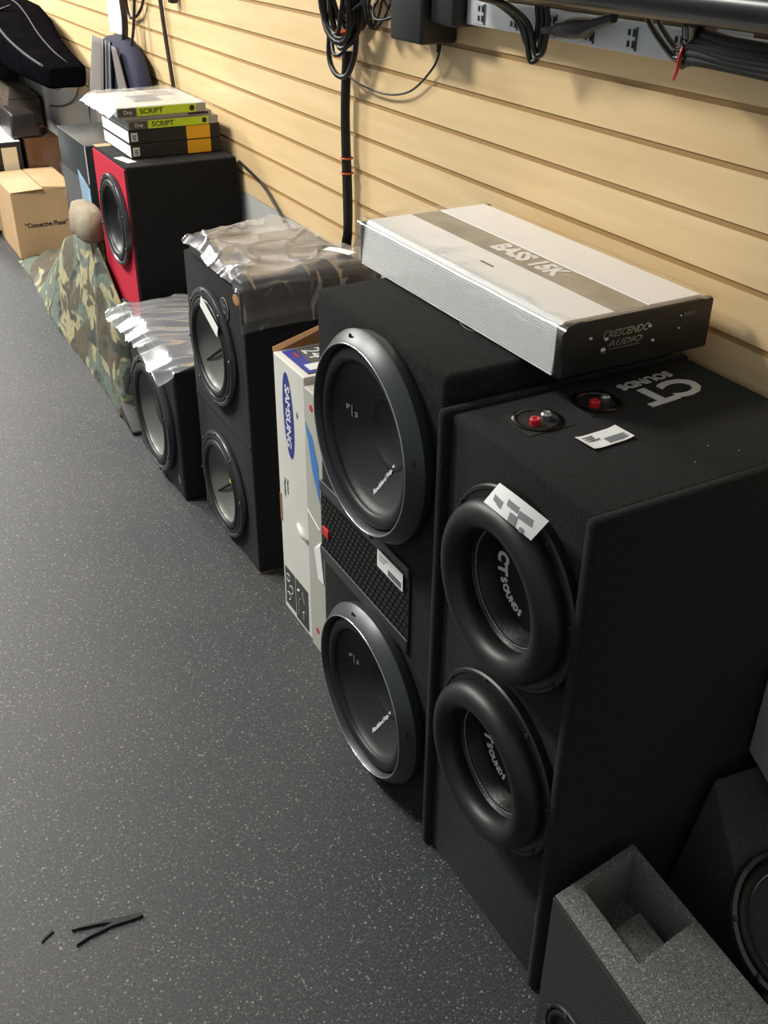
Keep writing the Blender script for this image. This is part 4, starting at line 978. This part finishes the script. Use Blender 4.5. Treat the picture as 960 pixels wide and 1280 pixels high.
for y in (1.600, 1.503, 1.400, 1.308, 1.214, 1.119):
    s_ = obj('socket', bx((1.0588, y - 0.0145, 1.2315), (1.0605, y + 0.0145, 1.264), 0.0008), 'strip', t)
    bm = bmesh.new()
    for zc in (1.2405, 1.2555):
        box(bm, (1.0578, y - 0.0095, zc - 0.0050), (1.0592, y - 0.0045, zc + 0.0050)); box(bm, (1.0578, y + 0.001, zc - 0.0040), (1.0592, y + 0.0060, zc + 0.0040))
    box(bm, (1.0578, y - 0.0140, 1.2320), (1.0592, y - 0.0110, 1.2635))
    obj('socket_slots', bm, 'matte', s_)
t = empty('wall_shelf_channel', 'narrow beige channel running along the wall between power strip and black rail', 'bracket', (1.08, 1.1, 1.29))
obj('channel', bx((1.068, 0.40, 1.2785), (1.099, 1.595, 1.296), 0.002, 2), mat('beige_metal', '9a927c', .5), t)
obj('channel_clip', bx((1.0665, 1.205, 1.276), (1.07, 1.209, 1.298)), 'matte', t)
t = empty('rail', 'black horizontal tube rail with glossy top running above the power strip', 'rail', (0.985, 1.0, 1.30))
bm = bmesh.new(); tube(bm, [(0.992, 0.30, 1.308), (0.992, 1.62, 1.308)], 0.0235, 24); obj('tube', bm, mat('black_tube', '202123', .3, metal=.3), t, smooth=40)
for y in (0.45, 1.45): obj('bracket', bx((0.995, y - .012, 1.325), (1.1, y + .012, 1.345), .003), 'black', t)
# cords hanging over the strip
t = empty('plugged_cord', 'short doubled black cord hanging from the rail over the sockets', 'cable', (1.03, 1.43, 1.26))
for k, (dy, zb) in enumerate(((0, 1.195), (-.013, 1.205), (.012, 1.215))):
    bm = bmesh.new(); tube(bm, [(0.962, 1.475 + dy, 1.33), (0.960, 1.46 + dy, 1.29), (1.0, 1.45 + dy, 1.275), (1.03, 1.435 + dy, 1.25), (1.04, 1.425 + dy, zb + .006), (1.043, 1.417 + dy, zb), (1.046, 1.410 + dy, zb + .01), (1.046, 1.405 + dy, 1.25), (1.045, 1.41 + dy, 1.275)], .0045, 8, 8)
    obj('cord_loop', bm, 'cable', t, smooth=True)
bm = bmesh.new(); lofted(bm, [((1.035, 1.385, 1.243), (0.006, 0, 0), (0, 0, .005)), ((1.035, 1.355, 1.246), (0.007, 0, 0), (0, 0, .006)), ((1.035, 1.345, 1.249), (0.014, 0, 0), (0, 0, .012)), ((1.035, 1.31, 1.253), (0.017, 0, 0), (0, 0, .015)), ((1.035, 1.285, 1.256), (0.015, 0, 0), (0, 0, .014)), ((1.03, 1.265, 1.262), (0.008, 0, 0), (0, 0, .008)), ((1.03, 1.22, 1.275), (0.007, 0, 0), (0, 0, .007))], 16, 3)
tag(obj('power_plug', bm, 'black', origin=(1.035, 1.32, 1.25), smooth=50), 'black moulded power plug lying sideways across the middle of the socket strip', 'plug')
t = empty('strap_loop', 'wide glossy black strap looped round the rail at the right end of the sockets', 'strap', (1.03, 1.11, 1.27))
bm = bmesh.new(); tube(bm, [(1.01, 1.135, 1.295), (1.015, 1.128, 1.275), (1.03, 1.105, 1.245), (1.035, 1.085, 1.234), (1.03, 1.06, 1.245), (1.01, 1.045, 1.285)], .014, 8, 8, flat=.3); obj('strap', bm, 'gloss', t, smooth=True)
bm = bmesh.new(); tube(bm, [(1.0, 1.11, 1.295), (1.012, 1.098, 1.27), (1.024, 1.08, 1.250), (1.02, 1.05, 1.262), (1.0, 1.03, 1.285)], .009, 8, 8, flat=.4); obj('strap', bm, 'gloss', t, smooth=True)
t = empty('bundled_cords', 'dark bundle of black cords lying on the strip at the right edge with red tie', 'cable', (1.03, 0.98, 1.25))
for k in range(6):
    bm = bmesh.new(); z0 = 1.236 + .006 * k
    tube(bm, [(1.03 - .003 * k, 1.075 - .003 * k, z0 - .004), (1.02, 1.05, z0 + .004 + .002 * (k % 3)), (1.025 - .002 * k, 0.98, z0 + .003), (1.03, 0.88, z0), (1.03, 0.75, z0 + .004)], .0065, 8, 8); obj('cord', bm, 'matte', t, smooth=True)
bm = bmesh.new(); tube(bm, [(1.02, 1.064, 1.262), (1.012, 1.062, 1.245), (1.016, 1.068, 1.226), (1.02, 1.076, 1.215)], .0035, 8, 6, flat=.6); obj('red_tie', bm, 'red', t, smooth=True)
tag(obj('paper_tag', bx((1.052, 0.985, 1.271), (1.054, 1.045, 1.284)), 'white', origin=(1.053, 1.01, 1.277)), 'scrap of white paper tucked under the rail near the right edge', 'paper')

# ------------------------------------------------------------------ boxes in the near right corner
RZ = Matrix(((0.9925, 0.07, 0, 0.636), (0.122, 0.9975, 0, 0.672), (0, 0, 1, 0), (0, 0, 0, 1)))   # slightly skewed cabinet
t = empty('ported_box', 'grey speckled carpeted speaker box with square open port on top in the bottom right corner', 'speaker', (0.71, 0.5, 0))
def ported():
    bm = bmesh.new(); Wd, Ln, Hh = 0.152, 0.40, 0.28
    hx0, hx1, hy0, hy1 = 0.041, 0.143, -0.137, -0.013
    z0, zt, zi = 0, Hh, Hh - 0.10
    P = lambda x, y, z: bm.verts.new(RZ @ V((x, y, z)))
    o = [P(0, -Ln, 0), P(Wd, -Ln, 0), P(Wd, 0, 0), P(0, 0, 0)]; tp = [P(0, -Ln, zt), P(Wd, -Ln, zt), P(Wd, 0, zt), P(0, 0, zt)]
    h = [P(hx0, hy0, zt), P(hx1, hy0, zt), P(hx1, hy1, zt), P(hx0, hy1, zt)]; hb = [P(hx0, hy0, zi), P(hx1, hy0, zi), P(hx1, hy1, zi), P(hx0, hy1, zi)]
    bm.faces.new(o[::-1])
    for i in range(4):
        j = (i + 1) % 4
        bm.faces.new((o[i], o[j], tp[j], tp[i])); bm.faces.new((tp[i], tp[j], h[j], h[i])); bm.faces.new((h[i], h[j], hb[j], hb[i]))
    bm.faces.new(hb)
    bmesh.ops.recalc_face_normals(bm, faces=bm.faces)
    es = [e for e in bm.edges if all(any((v.co - q.co).length < 1e-6 for q in tp) for v in e.verts)]
    es += [e for e in bm.edges if any(v in o for v in e.verts) and any(v in tp for v in e.verts)]
    bmesh.ops.bevel(bm, geom=es, offset=0.003, segments=2, profile=.5, affect='EDGES')
    return bm
obj('cabinet', ported(), 'speckle', t, smooth=40)
obj('port_step', bx((0.041, -0.137, 0.18), (0.118, -0.064, 0.232), M4=RZ), 'speckle', t)
nn = V((-0.9975, 0.07, 0))
obj('shaded_side_face', bx((-0.004, -0.397, 0.0), (0.002, -0.001, 0.2785), 0.001, 1, M4=RZ), mat('shaded_smooth_carpet', '2c2c2a', 0.9, bump=0.5, bscale=400), t)  # shade on this side put into the panel's darker, smoother carpet colour
woofer_plain(t, 0, 0, RZ @ V((-0.004, -0.092, 0.068)), 0.064, ring='black', n=nn)

t = empty('wedge_enclosure', 'black wedge speaker box with pale-coned woofer between ported box and wall at right edge', 'speaker', (0.97, 0.55, 0))
A = V((0.925, 0.672, 0.335)); B = V((1.075, 0.640, 0.345)); Cc = V((0.855, 0.655, 0.04))
# sloped front face: top edge A-B, leaning back towards the wall
dn = V((0.0, -0.30, -0.32))
pts_t = [A, B, B + V((0, 0.03, 0)), A + V((0, 0.02, 0))]
bm = bmesh.new()
hexa(bm, [V(p) for p in ((0.810, 0.33, 0.0), (1.075, 0.33, 0.0), (1.085, 0.70, 0.0), (0.850, 0.70, 0.0), (0.815, 0.40, 0.12), (1.072, 0.40, 0.12), (1.078, 0.672, 0.338), (0.925, 0.690, 0.338))], 0.006, 3)
obj('cabinet', bm, mat('dark_speckled_carpet', '2e2e2c', 0.9, bump=0.7, bscale=400, vary=0.8, vscale=300), t, smooth=40)
fc = [V((0.815, 0.40, 0.12)), V((1.072, 0.40, 0.12)), V((1.078, 0.672, 0.338)), V((0.925, 0.690, 0.338))]
nrm = (fc[1] - fc[0]).cross(fc[3] - fc[0]).normalized()
if nrm.z < 0: nrm = -nrm
cen = V((0.932, 0.518, 0)); cen.z = fc[0].z - (nrm.x * (cen.x - fc[0].x) + nrm.y * (cen.y - fc[0].y)) / nrm.z
woofer_plain(t, 0, 0, cen + nrm * .001, 0.102, ring='dark_metal', n=nrm, cone=mat('pale_grey_cone', 'e4e4da', 0.5), cap=True)
t = tag(obj('crossover_box', bx((0, -0.22, 0.0), (0.13, 0, 0.16), 0.005, 3, M4=Matrix.Translation((1.002, 0.703, 0.347)) @ Matrix.Rotation(math.radians(-22), 4, 'Z') @ Matrix.Diagonal((0.62, 0.6, 1, 1))), mat('grey_carpet', '9a9a96', .9, bump=.8, bscale=300, vary=.3, vscale=300), origin=(1.04, 0.62, 0.345), smooth=40), 'corner of a lighter grey carpeted box just visible at the right edge', 'box')

# ------------------------------------------------------------------ rubber scraps on the floor
def scrap(pts, label, h=0.004):
    bm = bmesh.new(); a = [bm.verts.new((x, y, 0.0003)) for x, y in pts]; b = [bm.verts.new((x, y, h)) for x, y in pts]
    bm.faces.new(a[::-1]); bm.faces.new(b); n = len(pts)
    for k in range(n): bm.faces.new((a[k], a[(k+1) % n], b[(k+1) % n], b[k]))
    bmesh.ops.recalc_face_normals(bm, faces=bm.faces)
    return tag(obj('rubber_scrap', bm, 'matte', origin=(pts[0][0], pts[0][1], 0)), label, 'scrap')
scrap([(0.071, 1.114), (0.090, 1.119), (0.13, 1.1225), (0.17, 1.118), (0.180, 1.119), (0.179, 1.125), (0.15, 1.131), (0.12, 1.138), (0.095, 1.143), (0.071, 1.145), (0.093, 1.140), (0.118, 1.134), (0.132, 1.1285), (0.11, 1.125), (0.09, 1.121)], 'forked strip of torn black rubber lying on the floor, the larger of the two scraps', 0.005)
scrap([(0.024, 1.146), (0.030, 1.150), (0.046, 1.158), (0.044, 1.161), (0.030, 1.154)], 'tiny sliver of black rubber on the floor left of the forked strip', 0.003)
